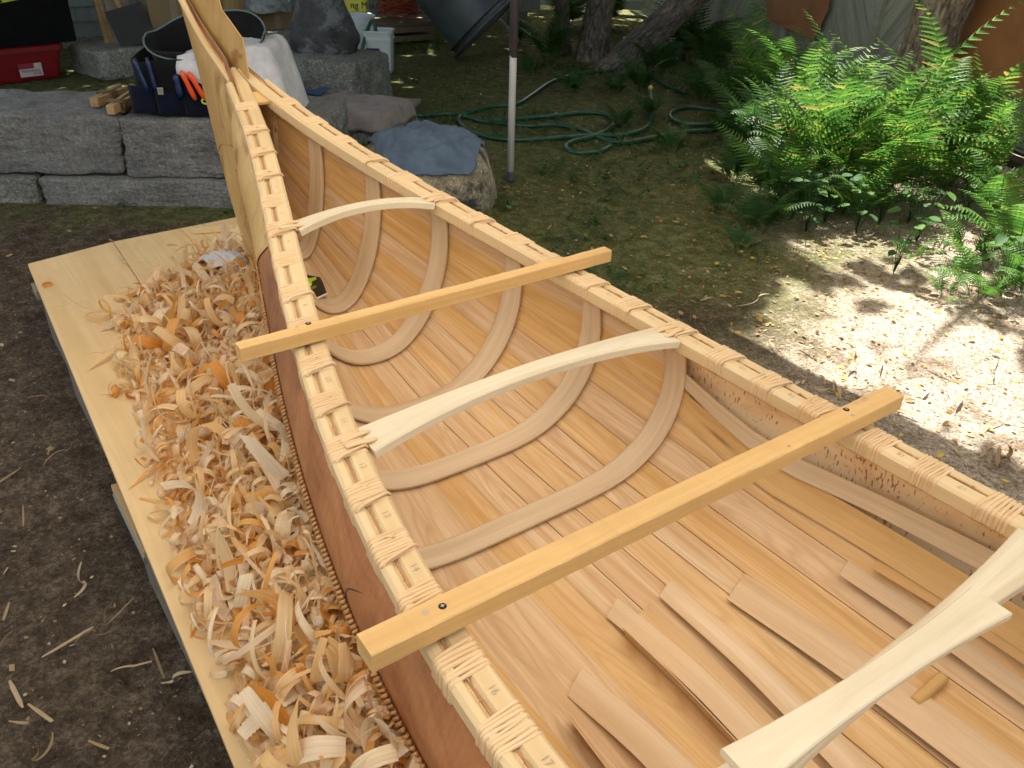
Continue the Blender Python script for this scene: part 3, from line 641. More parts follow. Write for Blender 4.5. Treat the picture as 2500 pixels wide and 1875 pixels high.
def raw_obj(name, V, F, T, mat, smooth=False):
    mb = MB(); mb.v = [tuple(map(float, p)) for p in V]; mb.f = [tuple(f) for f in F]; mb.t = list(T); mb.m = [0]*len(F); mb.uv = [[(0, 0), (.05, 0), (.05, .01), (0, .01)][:len(f)] for f in F]
    return mb.build(name, [mat], smooth=smooth)
M_straw = flat_mat('straw_litter', [(0, (.05, .04, .02)), (.35, (.16, .12, .07)), (.6, (.28, .22, .13)), (.8, (.09, .11, .04)), (1, (.38, .32, .2))], .15)
M_grass = flat_mat('moss_and_grass', [(0, (.045, .075, .016)), (.4, (.085, .13, .032)), (.7, (.14, .17, .055)), (1, (.22, .21, .09))], .3)
M_leaf = flat_mat('dead_leaves', [(0, (.22, .10, .035)), (.3, (.35, .19, .07)), (.55, (.46, .30, .14)), (.75, (.55, .44, .28)), (.9, (.60, .45, .08)), (1, (.30, .13, .05))], .3)
M_shav = flat_mat('shaving_wood', [(0, (.76, .34, .06)), (.2, (.83, .48, .15)), (.4, (.87, .59, .28)), (.6, (.89, .69, .40)), (.85, (.92, .82, .64)), (1, (.87, .58, .36))], .42, .42, .4)
M_dshav = flat_mat('dull_shaving', [(0, (.26, .18, .09)), (.5, (.38, .28, .16)), (1, (.50, .42, .29))], .2, .6)
V, F, T = litter(26000, (-3.4, 3), (.5, 5.5), (.012, .045), (.0004, .0012), lambda x, y: RNG.random() < .9*np.exp(-max(0, -x-.3)*.5), .5)
V2, F2, T2 = litter(7000, (-2.3, 2.3), (-2.4, -.5), (.008, .03), (.0003, .0009), lambda x, y: True, .45)
o = len(V); V += V2; F += [tuple(i+o for i in f) for f in F2]; T += [t*.5 for t in T2]
tag(raw_obj('dry_grass_litter', V, F, T, M_straw), kind='stuff')
V, F, T = litter(42000, (-6, 3), (.6, 6), (.014, .05), (.0008, .0020), lambda x, y: nz((x, y, 0), .9, 3)+.25+(.35 if y < 3 and x < 0 else 0)-(.9 if (x > .3 and y < 3) else 0)-max(0, abs(x-y*.3+.9)-1.3)*.2 > 0, 1.2)
V2, F2, T2 = litter(4000, (-4.5, -1.2), (-1.5, .9), (.01, .03), (.0006, .0014), lambda x, y: nz((x, y, 5), 1.2, 3) > -.05, 1.1)
o = len(V); V += V2; F += [tuple(i+o for i in f) for f in F2]; T += T2
tag(raw_obj('moss_and_grass', V, F, T, M_grass), kind='stuff')
# small broken leaves everywhere
def leaf_bits(n, dens, sz):
    V = []; F = []; T = []
    for i in range(n):
        x, y = RNG.uniform(-5, 3), RNG.uniform(.5, 6.5)
        if RNG.random() > dens(x, y): continue
        s = RNG.uniform(*sz); a = RNG.uniform(0, 2*pi); nn = unit(np.array([RNG.normal(0, .35), RNG.normal(0, .35), 1])); ex = unit(np.cross([-sin(a), cos(a), 0], nn)); ey = np.cross(nn, ex); c = np.array([x, y, gz(x, y)+.004+s*.15]); o = len(V); k = RNG.uniform(.35, .7); cup = RNG.uniform(-.2, .3)*s
        for (p, q) in ((-1, 0), (-.35, k*.9), (.45, k*.8), (1, 0), (.4, -k*.85), (-.4, -k)): V.append(c+ex*p*s+ey*q*s+nn*cup*abs(q))
        V.append(c); t = RNG.random(); F += [(o+6, o+j, o+(j+1) % 6) for j in range(6)]; T += [t]*6
    return V, F, T
# wood chips trodden into the soil
V = []; F = []; T = []
for i in range(3400):
    x, y = RNG.uniform(-2, 2.4), RNG.uniform(-2.3, -.45)
    if RNG.random() > .25+.75*np.exp(-abs(y+.8)*2.5): continue
    s = RNG.uniform(.0012, .0048)*(1+1.5*(RNG.random() < .06)); a = RNG.uniform(0, 6.28); asp = RNG.uniform(.25, .9); nn = unit(np.array([RNG.normal(0, .35), RNG.normal(0, .35), 1])); ex = unit(np.cross([-sin(a), cos(a), 0], nn)); ey = np.cross(nn, ex); c = np.array([x, y, gz(x, y)+.003]); o = len(V)
    V += [c-ex*s-ey*s*asp, c+ex*s*.9-ey*s*asp*.8, c+ex*s+ey*s*asp, c-ex*s*.8+ey*s*asp*.7]; F.append((o, o+1, o+2, o+3)); T.append(RNG.random())
tag(raw_obj('wood_chips', V, F, T, M_dshav), kind='stuff')
V, F, T = leaf_bits(20000, lambda x, y: .30+.70*(x > .1)*(y > 1.0)+.15*(y > 3), (.004, .014))
tag(raw_obj('leaf_litter', V, F, T, M_leaf), kind='stuff')

# ================================================================== PLATFORM
PZ = -.336
plat = empty('work_platform', (1.0, -.3, PZ-.02), 'low platform of yellow pine boards beneath the canoe, half covered in wood shavings', 'platform')
def pq(px, py, z=PZ): return at(px, py, z)
c0 = pq(60, 570); c1 = pq(500, 1640); ed = c1-c0
def edge_y(x): return c0[1]+(x-c0[0])*ed[1]/ed[0]
seams = [pq(244, 522), pq(415, 486)]
bs = [(edge_y, None)]
def board(pts, name='board', t=.5, z=PZ, th=.019, ex=(1, 0, 0)):
    mb = MB(); mb.poly([np.array([p[0], p[1], z]) for p in pts], th, (0, 0, 1), t=t, ex=ex); return reparent(mb.build(name, [MW['ply']], bevel=.0012), plat)
xs = pq(95, 663)[0]; farx = lambda y: np.interp(y, [-.65, -.34, .25, .8], [c0[0], pq(244, 522)[0], -1.03, -1.06])
ys = [None, pq(244, 522)[1], pq(415, 486)[1], .26, .75]
ysn = [None, pq(300, 610)[1], .0, .27, .75]
prev = lambda x: edge_y(x)
xb = xs+.02
for i in range(1, 5):
    a0 = edge_y(c0[0]) if i == 1 else ys[i-1]+.0012; a1 = edge_y(xb) if i == 1 else ysn[i-1]+.0012
    board([(farx(a0), a0), (xb, a1), (xb, ysn[i]-.0012), (farx(ys[i]), ys[i]-.0012)], t=.2*i)
for i, (ya, yb) in enumerate(((None, -.30), (-.30, .12), (.12, .78))):
    a0 = edge_y(xb) if ya is None else ya+.001; a1 = edge_y(4.4) if ya is None else ya+.001
    board([(xb+.002, a0), (4.4, a1), (4.4, yb-.001), (xb+.002, yb-.001)], t=.15+.3*i)
# joists and frame under the boards
for i, (xx, yl) in enumerate(((-.80, -.70), (.62, -.718), (1.9, -.74), (3.2, -.7))):
    mb = MB(); mb.box((xx, .04, PZ-.021-.04), (.14 if i else .09, 2*abs(yl)-(.0 if not i else .03), .036), t=.3*i); reparent(mb.build('joist', [MW['grey']], bevel=.002), plat)
mb = MB(); mb.box((.66, edge_y(.66)+.020, PZ-.0825), (.30, .05, .018)); reparent(mb.build('edge_batten', [MW['old']], bevel=.002), plat)
mb = MB(); mb.box((.66, edge_y(.66)-.001, PZ-.105), (.28, .012, .022)); reparent(mb.build('steel_strip', [simple('galvanised_steel', (.35, .37, .4), .4, metal=.7)], bevel=.001), plat)
M_blk = simple('concrete_block', (.15, .13, .105), .9, .25, 14, .6, bscale=90)
def cblock(x0, x1, lab, zt=-.40):
    e_ = empty('concrete_block', ((x0+x1)/2, edge_y((x0+x1)/2)+.09, G), lab, 'concrete block', 'concrete blocks under the platform')
    yc = edge_y((x0+x1)/2)+.11; H = zt-G; mb = MB(); L = x1-x0
    mb.box(((x0+x1)/2, yc-.085, (G+zt)/2), (L, .03, H)); mb.box(((x0+x1)/2, yc+.085, (G+zt)/2), (L, .03, H))
    for q in (0, .5, 1): mb.box((x0+.016+q*(L-.032), yc, (G+zt)/2), (.032, .1395, H-.002))
    reparent(mb.build('block_shell', [M_blk], bevel=.003), e_)
cblock(-.72, -.28, 'grey concrete block holding up the far left corner of the platform'); cblock(-.25, .20, 'grey concrete block under the platform edge, second from the far corner')
cblock(.74, 1.20, 'grey concrete block under the platform edge nearest the bottom of the view'); cblock(2.2, 2.6, 'grey concrete block under the platform behind the viewer')

# ================================================================== SHAVINGS
OUT = np.array([pq(*p) for p in [(470, 548), (380, 596), (275, 640), (240, 700), (262, 770), (255, 850), (295, 930), (305, 1010), (325, 1080), (355, 1170), (385, 1270), (405, 1380), (470, 1460), (480, 1560), (495, 1650)]])
def yleft(x): return float(np.interp(x, OUT[:, 0], OUT[:, 1]))
def yhull(x):
    k = x/D; return -max(outy(k, -.15), outy(k, -.2), .03) if k > -2.5 else .05
def pileH(x): return np.interp(x, [-.75, -.5, -.1, .4, 1.0, 2.4], [.0, .045, .085, .125, .15, .16])
def moundz(x, y):
    a, b = yleft(x), yhull(x)
    q = (y-a)/max(b-a, .02); q = min(max(q, 0), 1)
    return PZ+pileH(x)*(q**.75)*(1+.18*nz((x, y, 1), 7, 3))
def shaving(mb, c, L, wd, R0, R1, ax, dirn, tint, twist=0.0, crimp=0.0, zmin=None, drift=.0, n=22, tap=.5, gravity=True):
    """curled strip: axis 'ax' across the strip, curl radius from R0 to R1"""
    ax = unit(ax); d_ = unit(np.cross(np.cross(ax, dirn), ax)); up = np.cross(ax, d_)
    p = np.array(c, float); ang = RNG.uniform(0, 2*pi) if abs(R0) < .03 else RNG.uniform(-.4, .4); pts = []; axs = []; ds = L/(n-1)
    for i in range(n):
        q = i/(n-1); R = R0+(R1-R0)*q; a_ = ax*cos(twist*q)+np.cross(d_, ax)*sin(twist*q)
        t = d_*cos(ang)+up*sin(ang); pts.append(p.copy()); axs.append(a_); p = p+t*ds+ax*drift*ds; ang += ds/R
        if crimp: pts[-1] = pts[-1]+up*crimp*(1 if i % 2 else -1)
    pts = np.array(pts); axs = np.array(axs); w_ = wd/2*np.clip(np.minimum(1, 1-tap+tap*4*np.minimum(np.linspace(0, 1, n), 1-np.linspace(0, 1, n))), .15, 1)
    P = np.stack([pts-axs*w_[:, None], pts+up*w_[:, None]*.10, pts+axs*w_[:, None]], 1)
    pts0 = P.reshape(-1, 3)
    if zmin is None and min(p_[1]-edge_y(p_[0]) for p_ in pts0) < .012: return pts0
    for v in pts0:
        zm = PZ+.0012 if zmin is None else zmin(v[0], v[1])
        if v[2] < zm: v[2] = zm+RNG.uniform(0, .001)
        if zmin is None and v[2] > -.150 and v[1] > yhull(v[0])-.035: v[2] = -.152+RNG.uniform(0, .004)
        if zmin is None and -.4 < v[0] < 3 and v[2] < .3:
            yh = -outy(v[0]/D, v[2])-.004 if v[0]/D > -3 else 9
            if v[1] > yh: v[1] = yh-RNG.uniform(0, .003)
    mb.grid(P, t=tint, V=[0, wd/2, wd]); return pts0
def rtint():
    r = RNG.random(); return float(np.clip(RNG.normal(.60, .18), 0, 1)) if r < .72 else (RNG.uniform(.0, .25) if r < .88 else RNG.uniform(.8, .98))
mb = MB(); n1 = 90; gx = np.linspace(-.72, 2.9, n1); P = []
for x in gx:
    a, b = yleft(x)+.03, yhull(x)+.01; P.append([(x, a+(b-a)*q, moundz(x, a+(b-a)*q)-.014) for q in np.linspace(0, 1, 16)])
mb.grid(P, t=.3)
def place(n, Lr, wr, Rr, zo, crimp_p=0.04):
    for i in range(n):
        x = RNG.uniform(-.62, 2.5); a, b = yleft(x), yhull(x); q = RNG.beta(1.6, 1.15); y = a+(b-a)*q; z = moundz(x, y)+RNG.uniform(*zo)*min(1, q*3+.1)
        L = RNG.uniform(*Lr); wd = RNG.uniform(*wr); az = RNG.uniform(0, 2*pi); tilt = RNG.normal(0, .35); ax = np.array([cos(az)*cos(tilt), sin(az)*cos(tilt), sin(tilt)]); dr = np.array([-sin(az), cos(az), RNG.normal(0, .3)])
        R0 = RNG.uniform(*Rr)*RNG.choice([-1, 1]); R1 = R0*RNG.uniform(.6, 3.0); cr = .0016 if RNG.random() < crimp_p else 0
        shaving(mb, (x, y, z), L, wd, R0, R1, ax, dr, rtint(), RNG.normal(0, .8), cr, drift=RNG.normal(0, .25), n=26 if not cr else 34, tap=RNG.uniform(.1, .8))
place(600, (.05, .14), (.006, .014), (.010, .04), (-.014, .004))
def curls(n, Lr, wr, Rr, zo):
    for i in range(n):
        x = RNG.uniform(-.60, 2.5); a, b = yleft(x), yhull(x); q = RNG.beta(1.5, 1.2); y = a+(b-a)*q; R0 = RNG.uniform(*Rr); wd = RNG.uniform(*wr); z = moundz(x, y)+RNG.uniform(*zo)+R0*.5
        L = RNG.uniform(*Lr); az = RNG.uniform(0, 2*pi); tl = RNG.normal(0, .45); ax = np.array([cos(az)*cos(tl), sin(az)*cos(tl), sin(tl)]); dr = np.array([-sin(az), cos(az), RNG.normal(0, .3)])
        tight = RNG.random() < .5; shaving(mb, (x, y, z), L, wd, R0, R0*RNG.uniform(.9, 1.5 if tight else 5), ax, dr, rtint(), RNG.normal(0, .5), 0, drift=RNG.choice([-1, 1])*RNG.uniform(.03, .35), n=int(18+L*110), tap=RNG.uniform(.0, .25))
curls(850, (.05, .14), (.009, .019), (.007, .018), (-.012, .003))
curls(750, (.08, .24), (.006, .016), (.009, .032), (-.008, .008))
curls(300, (.08, .20), (.018, .034), (.013, .045), (-.008, .006))
place(520, (.04, .12), (.010, .026), (.010, .05), (-.006, .006), .25)
place(200, (.08, .26), (.004, .010), (.03, .12), (-.004, .008), 0)
place(600, (.05, .18), (.0012, .004), (.008, .05), (.0, .012), 0)
place(1200, (.005, .018), (.003, .008), (.01, .05), (.0, .010), 0)
tag(mb.build('wood_shavings', [M_shav], smooth=True), kind='stuff')
# ones one can tell apart
def one_shaving(name, label, px, py, L, wd, R0, R1, dirpx, tint, group=None, plane=PZ, mat=None, crimp=0, z0=.003, cat='wood shaving', twist=0, n=26, tap=.5, stand=False):
    c = at(px, py, plane+z0); e = at(px+dirpx[0], py+dirpx[1], plane+z0); dr = unit(e-c)
    ax = np.array([-dr[1], dr[0], 0.0]) if not stand else np.array([0, 0, 1.0])
    m_ = MB(); shaving(m_, c, L, wd, R0, R1, ax, dr, tint, twist, crimp, zmin=(lambda x, y: plane+.002) if plane != 'x' else None, n=n, tap=tap)
    o = m_.build(name, [mat or M_shav], smooth=True); return tag(o, label, cat, group)
one_shaving('wood_shaving', 'small tight orange curl alone on the board near its far left corner', 110, 612, .16, .012, .014, .018, (10, -3), .2, z0=.006, n=40, twist=.4, stand=True)
one_shaving('wood_shaving', 'wide round loop of thin shaving lying on the bare board left of the heap', 195, 690, .34, .012, .034, .045, (10, 3), .55, z0=.006, n=50, stand=True, tap=.2)
one_shaving('wood_shaving', 'short straight shaving beside the round loop on the bare board', 215, 715, .11, .014, .25, .3, (60, -12), .6)
one_shaving('wood_shaving', 'long flat pale shaving pointing away from the heap across the board', 190, 800, .20, .020, .35, .5, (60, -32), .5, tap=.9)
one_shaving('wood_splinter', 'thin straight sliver of wood sticking out of the heap over the board', 205, 852, .13, .006, .9, .9, (60, -5), .75, tap=.9, cat='splinter')
one_shaving('wood_shaving', 'pair of dry curls on bare board at the left edge of the heap', 300, 1075, .20, .012, .03, .2, (40, 8), .35, n=34)
one_shaving('wood_shaving', 'large rippled translucent shaving bent over the side of the heap near the seam', 540, 960, .26, .030, .30, .12, (40, 55), .9, crimp=.0014, z0=.165, n=60, tap=.15)
one_shaving('wood_shaving', 'big bright accordion pleated shaving at the lower end of the heap', 520, 1590, .19, .032, .22, .1, (55, -40), .86, crimp=.002, z0=.10, n=54, tap=.2)
one_shaving('wood_shaving', 'long pale ribbon shaving lying straight across the heap at the bottom edge', 720, 1555, .26, .012, .5, .8, (60, 16), .84, z0=.165, n=30, tap=.6)
one_shaving('wood_shaving', 'orange tube shaped shaving rolled into a scroll below the near crossbar', 868, 1545, .26, .030, .013, .017, (4, -8), .08, z0=.15, n=60, tap=.05)
one_shaving('wood_shaving', 'broad white shaving with torn end in the middle of the heap', 470, 1240, .15, .026, .06, .12, (40, -18), .86, z0=.08, n=40, tap=.3)
one_shaving('wood_shaving', 'broad golden shaving shaped like a bent leaf under the seam', 560, 1210, .24, .038, .16, .5, (50, 40), .30, z0=.12, n=30, tap=.3)
one_shaving('wood_shaving', 'thin orange hoop standing in the middle of the heap', 560, 1180, .26, .005, .06, .045, (30, 0), .1, z0=.12, n=50, tap=.2)
one_shaving('wood_shaving', 'small white ribbed curl on top of the heap edge', 400, 1030, .05, .022, .02, .03, (20, 5), .88, crimp=.0012, z0=.03, n=24, tap=.1)
for i, p in enumerate([(30, 1360, -20, 30), (20, 1470, 30, 60), (90, 1420, 50, -30), (215, 1430, -20, 40), (240, 1450, 60, -15), (60, 1520, 35, 25), (80, 1610, 5, 60), (190, 1600, 40, 15), (160, 1290, 40, -25), (270, 1340, -30, 30), (330, 1400, 15, 40), (110, 960, -10, 30), (155, 960, -15, 25), (50, 1090, 0, 30), (350, 1475, 40, -5), (60, 860, 30, -10), (45, 1010, -15, 10), (40, 1560, 30, 4), (230, 1300, 30, 10), (290, 1290, -20, 20), (20, 1300, -10, 30)]):
    one_shaving('wood_shaving', 'dull dry shaving lying on the dark soil to the left of the platform', p[0], p[1], RNG.uniform(.07, .16), RNG.uniform(.004, .010), RNG.uniform(.035, .09)*RNG.choice([-1, 1]), RNG.uniform(.03, .2), (p[2], p[3]), RNG.random(), 'shavings on the soil', plane=G+.006, mat=M_dshav, tap=.55, twist=.5, stand=(i % 3 == 0))
for i, p in enumerate([(1400, 535), (1340, 575), (1480, 640), (1540, 640), (1590, 660), (1180, 500), (1660, 750), (1690, 770), (1740, 820), (1800, 830), (1840, 840), (1830, 800), (2010, 830), (2060, 810), (2080, 850), (1990, 900), (2120, 920), (2160, 960), (2040, 950), (2190, 1000), (1960, 880), (2150, 800), (1900, 800), (1770, 850), (1720, 740), (2050, 1010), (2110, 990)]):
    a = RNG.uniform(0, 6.28); one_shaving('wood_shaving', 'pale dry shaving lying on the ground to the right of the canoe', p[0], p[1], RNG.uniform(.06, .17), RNG.uniform(.005, .014), RNG.uniform(.05, .25)*RNG.choice([-1, 1]), RNG.uniform(.05, .3), (cos(a)*40, sin(a)*25), RNG.random(), 'shavings on the ground by the canoe', plane=G+.006, mat=M_dshav, tap=.9)
# fallen leaves one can point at
def leaf_obj(px, py, s, tint, label, group, plane=G+.01):
    c = at(px, py, plane); a = RNG.uniform(0, 6.28); m_ = MB(); ex = np.array([cos(a), sin(a), RNG.normal(0, .15)]); ey = np.array([-sin(a), cos(a), RNG.normal(0, .15)]); rows = []
    for q in np.linspace(-1, 1, 7):
        wv = .62*(1-q*q)**.7*(1-.25*q)+.02; rows.append([c+ex*q*s+ey*r*wv*s+np.array([0, 0, 1])*s*(.22*r*r+.10*q*q) for r in (-1, -.5, 0, .5, 1)])
    m_.grid(rows, t=tint); m_.tube([c-ex*s, c-ex*s*1.6+ey*s*.15], .0006, 4, t=.2); o = m_.build('fallen_leaf', [M_leaf], smooth=True); return tag(o, label, 'leaf', group)
for px, py in [(20, 553), (240, 520), (180, 565), (1390, 512), (1548, 570), (1600, 545), (1625, 558), (1595, 632), (1595, 720), (2030, 985), (2170, 1040), (1660, 1060), (2140, 700), (1895, 490)]:
    leaf_obj(px, py, .016, .88, 'bright yellow fallen leaf lying flat on the ground', 'yellow fallen leaves')
for px, py in [(145, 445), (205, 450), (262, 452), (250, 460), (60, 580), (75, 570), (150, 500), (1225, 395), (1235, 400), (1150, 560), (1265, 510), (1460, 480), (1420, 470), (1310, 430), (1365, 455), (1490, 600), (1530, 600), (1560, 640), (1470, 560), (1380, 600), (1340, 640), (1640, 690), (1860, 560), (1960, 570), (2040, 580), (1780, 560), (1930, 690), (2000, 640), (2100, 730), (2150, 760), (1150, 300), (1010, 185), (1060, 210), (930, 220), (1090, 405), (1120, 415), (1105, 460), (1210, 430), (1320, 510), (1410, 420), (1680, 610), (1720, 640), (1500, 520), (1610, 600)]:
    leaf_obj(px, py, RNG.uniform(.011, .018), RNG.choice([.1, .3, .5, .6, .97]), 'curled brown fallen leaf on the mossy ground', 'brown fallen leaves')
# fresh curls inside heap: white cloth scrap, stick, batten, offcut
def drape(name, mat, poly_px, z, hfun, label, cat, th=.002, n=26, wr=.006, edge=True, parent=None):
    """cloth over hfun(x,y) inside a polygon given by surveyed spots"""
    pts = np.array([at(a, b, z)[:2] for a, b in poly_px]) if poly_px is not None else None
    return pts
def inpoly(x, y, P):
    c = False; j = len(P)-1
    for i in range(len(P)):
        if (P[i][1] > y) != (P[j][1] > y) and x < (P[j][0]-P[i][0])*(y-P[i][1])/(P[j][1]-P[i][1]+1e-12)+P[i][0]: c = not c
        j = i
    return c
def radial_cloth(name, mat, c, R, hf, label, cat, nr=14, na=48, th=.0018, wr=.004, hang=None, tint=.5):
    """round-ish sheet: R(angle) outline radius, hf(x,y) height; edge follows"""
    rows = []
    for i in range(nr+1):
        q = i/nr; row = []
        for j in range(na):
            a = 2*pi*j/na; r = R(a)*q; x = c[0]+r*cos(a); y = c[1]+r*sin(a); z = hf(x, y)+th+wr*(abs(nz((x, y, 2), 9, 3)))*1.6+wr*.6*sin(a*9+q*5+nz((x, y, 0), 5)*3)*q; row.append((x, y, z))
        rows.append(row)
    m_ = MB(); m_.grid(rows, closed=True, U=np.arange(nr+1)*.02, V=np.arange(na)*.02); o = m_.build(name, [mat], smooth=True); s_ = o.modifiers.new('thick', 'SOLIDIFY'); s_.thickness = th; s_.offset = 0
    return tag(o, label, cat)
M_white = cloth('white_cotton', (.62, .64, .72)); 
cw = at(482, 562, PZ+.08); radial_cloth('crumpled_rag', M_white, cw, lambda a: .085*(1+.25*sin(2*a+.6)+.12*sin(5*a)), lambda x, y: PZ+.105-5.0*((x-cw[0])**2+(y-cw[1])**2), 'crumpled white rag on the shavings beside the bow', 'rag', wr=.008)
def stick(name, pa, pb, z, w_, h_, mat, label, cat, rz=0):
    A = at(*pa, z); B = at(*pb, z); ex = unit(B-A); ey = np.cross([0, 0, 1], ex); m_ = MB(); m_.box((A+B)/2-np.array([0, 0, h_/2]), (np.linalg.norm(B-A), w_, h_), ex, ey, t=RNG.random()); return tag(m_.build(name, [mat], bevel=.0015), label, cat)
stick('wooden_batten', (415, 493), (560, 484), PZ+.022, .03, .02, MW['rail'], 'short pale batten lying at the far edge of the platform', 'batten')
stick('wooden_strip', (250, 640), (440, 570), PZ+.020, .034, .016, MW['cedar2'], 'cedar strip running into the heap of shavings from its far left end', 'wood strip')
one_shaving('root_coil', 'thin white root looped on the board near the crumpled rag', 310, 590, .30, .003, .05, .12, (30, -6), .85, z0=.006, n=40, stand=True, cat='root')

# ================================================================== LOOSE SHEATHING STRIPS IN THE CANOE
def floor_z(x, y):
    k = min(max(x/D, 0), 34); h = gun(k)[1]; kk = 17-abs(17-k); zb = np.interp(kk, KS, ZB); n = np.interp(kk, KS, NS); w_ = gun(k)[0]*1.03
    q = min(abs(y)/w_, .98); u = (1-q**n)**(1/n); return h+(zb-h)*u
def on_floor(px, py, dz):
    dr = unit(at(px, py, -.3)-CAMP); t = .3
    while t < 6:
        p = CAMP+dr*t
        if p[2] < floor_z(p[0], p[1])+dz and abs(p[1]) < gun(p[0]/D)[0]*1.06: return p
        t += .002
    return p
def loose(pts_px, wd, dz, label, roll=0.0, tint=.5, mat=None, rise=0.0, sq=.02):
    """plank over the inner floor: centre line through surveyed spots"""
    P = []
    for (a, b), z in zip(pts_px, dz):
        p = on_floor(a, b, z)
        P.append(p)
    e_ = P[-1]+(P[-1]-P[-2])*.9; e_[2] = floor_z(e_[0], e_[1])+dz[-1]; P.append(e_)
    C = spline(P, 24); T = unit(np.gradient(C, axis=0)); up = np.tile([0, 0, 1.0], (24, 1)); sd = unit(np.cross(T, up)); rl = np.linspace(*(roll if isinstance(roll, tuple) else (roll, roll)), 24)
    s2 = sd*np.cos(rl)[:, None]+up*np.sin(rl)[:, None]; n2 = unit(np.cross(s2, T)); n2 *= np.sign(n2[:, 2:3]+1e-9)
    rows = np.array([[C[i]+s2[i]*q*wd+n2[i]*(.002*(1-4*q*q)) for q in np.linspace(.5, -.5, 5)] for i in range(24)]); rows[0] += -T[0]*np.linspace(0, sq, 5)[:, None]
    m_ = MB(); m_.slab(rows, np.repeat(n2[:, None], 5, 1), .0016, t=tint); o = m_.build('cedar_strip', [mat or MW['cedar2']], smooth=False); return tag(o, label, 'cedar strip', 'loose cedar strips in the canoe')
loose([(1840, 1222), (2010, 1335), (2330, 1560)], .085, (.012, .012, .012), 'loose cedar strip nearest the far gunwale with a square end and tiny knot beside it', tint=.15)
loose([(1600, 1272), (1850, 1440), (2150, 1660)], .088, (.010, .016, .016), 'widest pinkish loose cedar strip, its corner end lying in the middle of the floor', tint=.35)
loose([(1445, 1275), (1640, 1450), (1900, 1720)], .050, (.014, .03, .03), 'narrow pale loose cedar strip just beside the widest one', roll=-.15, tint=.0)
loose([(1400, 1322), (1560, 1480), (1760, 1690)], .060, (.008, .018, .018), 'tan loose cedar strip tucked under the narrow pale one', roll=.12, tint=.55)
loose([(1330, 1318), (1500, 1462), (1720, 1690)], .046, (.014, .028, .030), 'pale loose cedar strip with a chipped tip beside the upright strip', roll=-.2, tint=.08)
loose([(1347, 1362), (1480, 1490), (1680, 1700)], .045, (.022, .026, .026), 'thin loose cedar strip standing on its edge in the canoe floor', roll=1.15, tint=.3, sq=0)
loose([(1250, 1480), (1400, 1610), (1520, 1740)], .055, (.012, .028, .03), 'loose cedar strip with a slanted tip close to the near gunwale', roll=-.25, tint=.02)
loose([(1232, 1550), (1330, 1680), (1400, 1780)], .042, (.020, .024, .024), 'loose cedar strip on its edge next to the slanted tip', roll=1.05, tint=.6, sq=0)
loose([(1905, 1215), (2080, 1320), (2330, 1480)], .060, (.006, .004, .004), 'loose cedar strip lying under the one by the far gunwale', tint=.75)
# crosswise poles beneath the loose strips
for (a, b, lab) in (((1985, 1505), (2032, 1468), 'rough peeled stick lying crosswise under the loose strips by the middle thwart'),):
    pa = at(*a, -.295); pb = at(*b, -.295); dv = pb-pa; q = np.array([pa-dv*.15+dv*1.25*t for t in np.linspace(0, 1, 16)]); 
    q[:, 2] = [floor_z(p[0], p[1])+.012 for p in q]; m_ = MB(); m_.tube(q, .011, 8); tag(m_.build('peeled_stick', [MW['bar']], smooth=True), lab, 'stick')
# loose spare thwart on top of the middle thwart
A = at(1600, 1660, .040); B = at(2142, 1295, .045); ex = unit(B-A); L = np.linalg.norm(B-A); ey = unit(np.cross([0, 0, 1], ex)); n = 50; q = np.linspace(-1, 1, n)
wv = .040+(.062-.040)*np.abs(q)**2.2; path = np.array([A+(B-A)*(t+1)/2 for t in q]); path[:, 2] += .0*(1-q**2); c = .002; th = .013
pr = np.array([[(-a/2+c, -th), (a/2-c, -th), (a/2, -th+c), (a/2, -c), (a/2-c, 0), (-a/2+c, 0), (-a/2, -c), (-a/2, -th+c)] for a in wv])
m_ = MB(); m_.sweep(path, ey, np.array([0, 0, 1.0]), pr, t=.8); tag(m_.build('spare_thwart', [MW['maple']]), 'loose flared maple thwart blank resting on the middle thwart at the bottom right', 'thwart blank')
# sticker card in the bow
m_, nt, b = new_mat('black_card'); b.inputs["Base Color"].default_value = (.006, .007, .006, 1); b.inputs["Roughness"].default_value = .25
m_w = simple('white_card_edge', (.7, .7, .7), .5, .02); m_g = simple('lime_print', (.42, .62, .03), .5, .03)
q1, q2, q3 = on_floor(652, 596, .010), on_floor(702, 612, .010), on_floor(672, 650, .010); ce = (q1+q2+q3)/3
crd = MB(); n_ = unit(np.cross(q2-q1, q3-q1)); n_ = n_ if np.dot(n_, CAMP-ce) > 0 else -n_
cp = [atplane(a, b, ce, n_) for a, b in [(655, 592), (692, 599), (699, 613), (706, 633), (690, 641), (672, 647), (650, 640)]]; crd.poly(cp, .0015, n_, m=0)
wh = [atplane(a, b, ce+n_*.0004, n_) for a, b in [(655, 641), (672, 646), (690, 640), (706, 632), (708, 635), (691, 643.5), (672, 650.5), (655, 645)]]; crd.poly(wh, .0015, n_, m=1)
gp = [atplane(a, b, ce+n_*.0010, n_) for a, b in [(655, 597), (668, 601), (682, 598), (684, 603), (674, 608), (674, 616), (666, 618), (660, 608), (655, 606)]]; crd.poly(gp, .0006, n_, m=2)
d1 = unit(atplane(690, 612, ce, n_)-atplane(664, 627, ce, n_)); text_mb('lifore', .018, atplane(676, 621, ce+n_*.0012, n_), d1, np.cross(n_, d1), crd, 2)
tag(crd.build('printed_card', [m_, m_w, m_g]), 'small black card with lime green print lying inside the bow of the canoe', 'card')
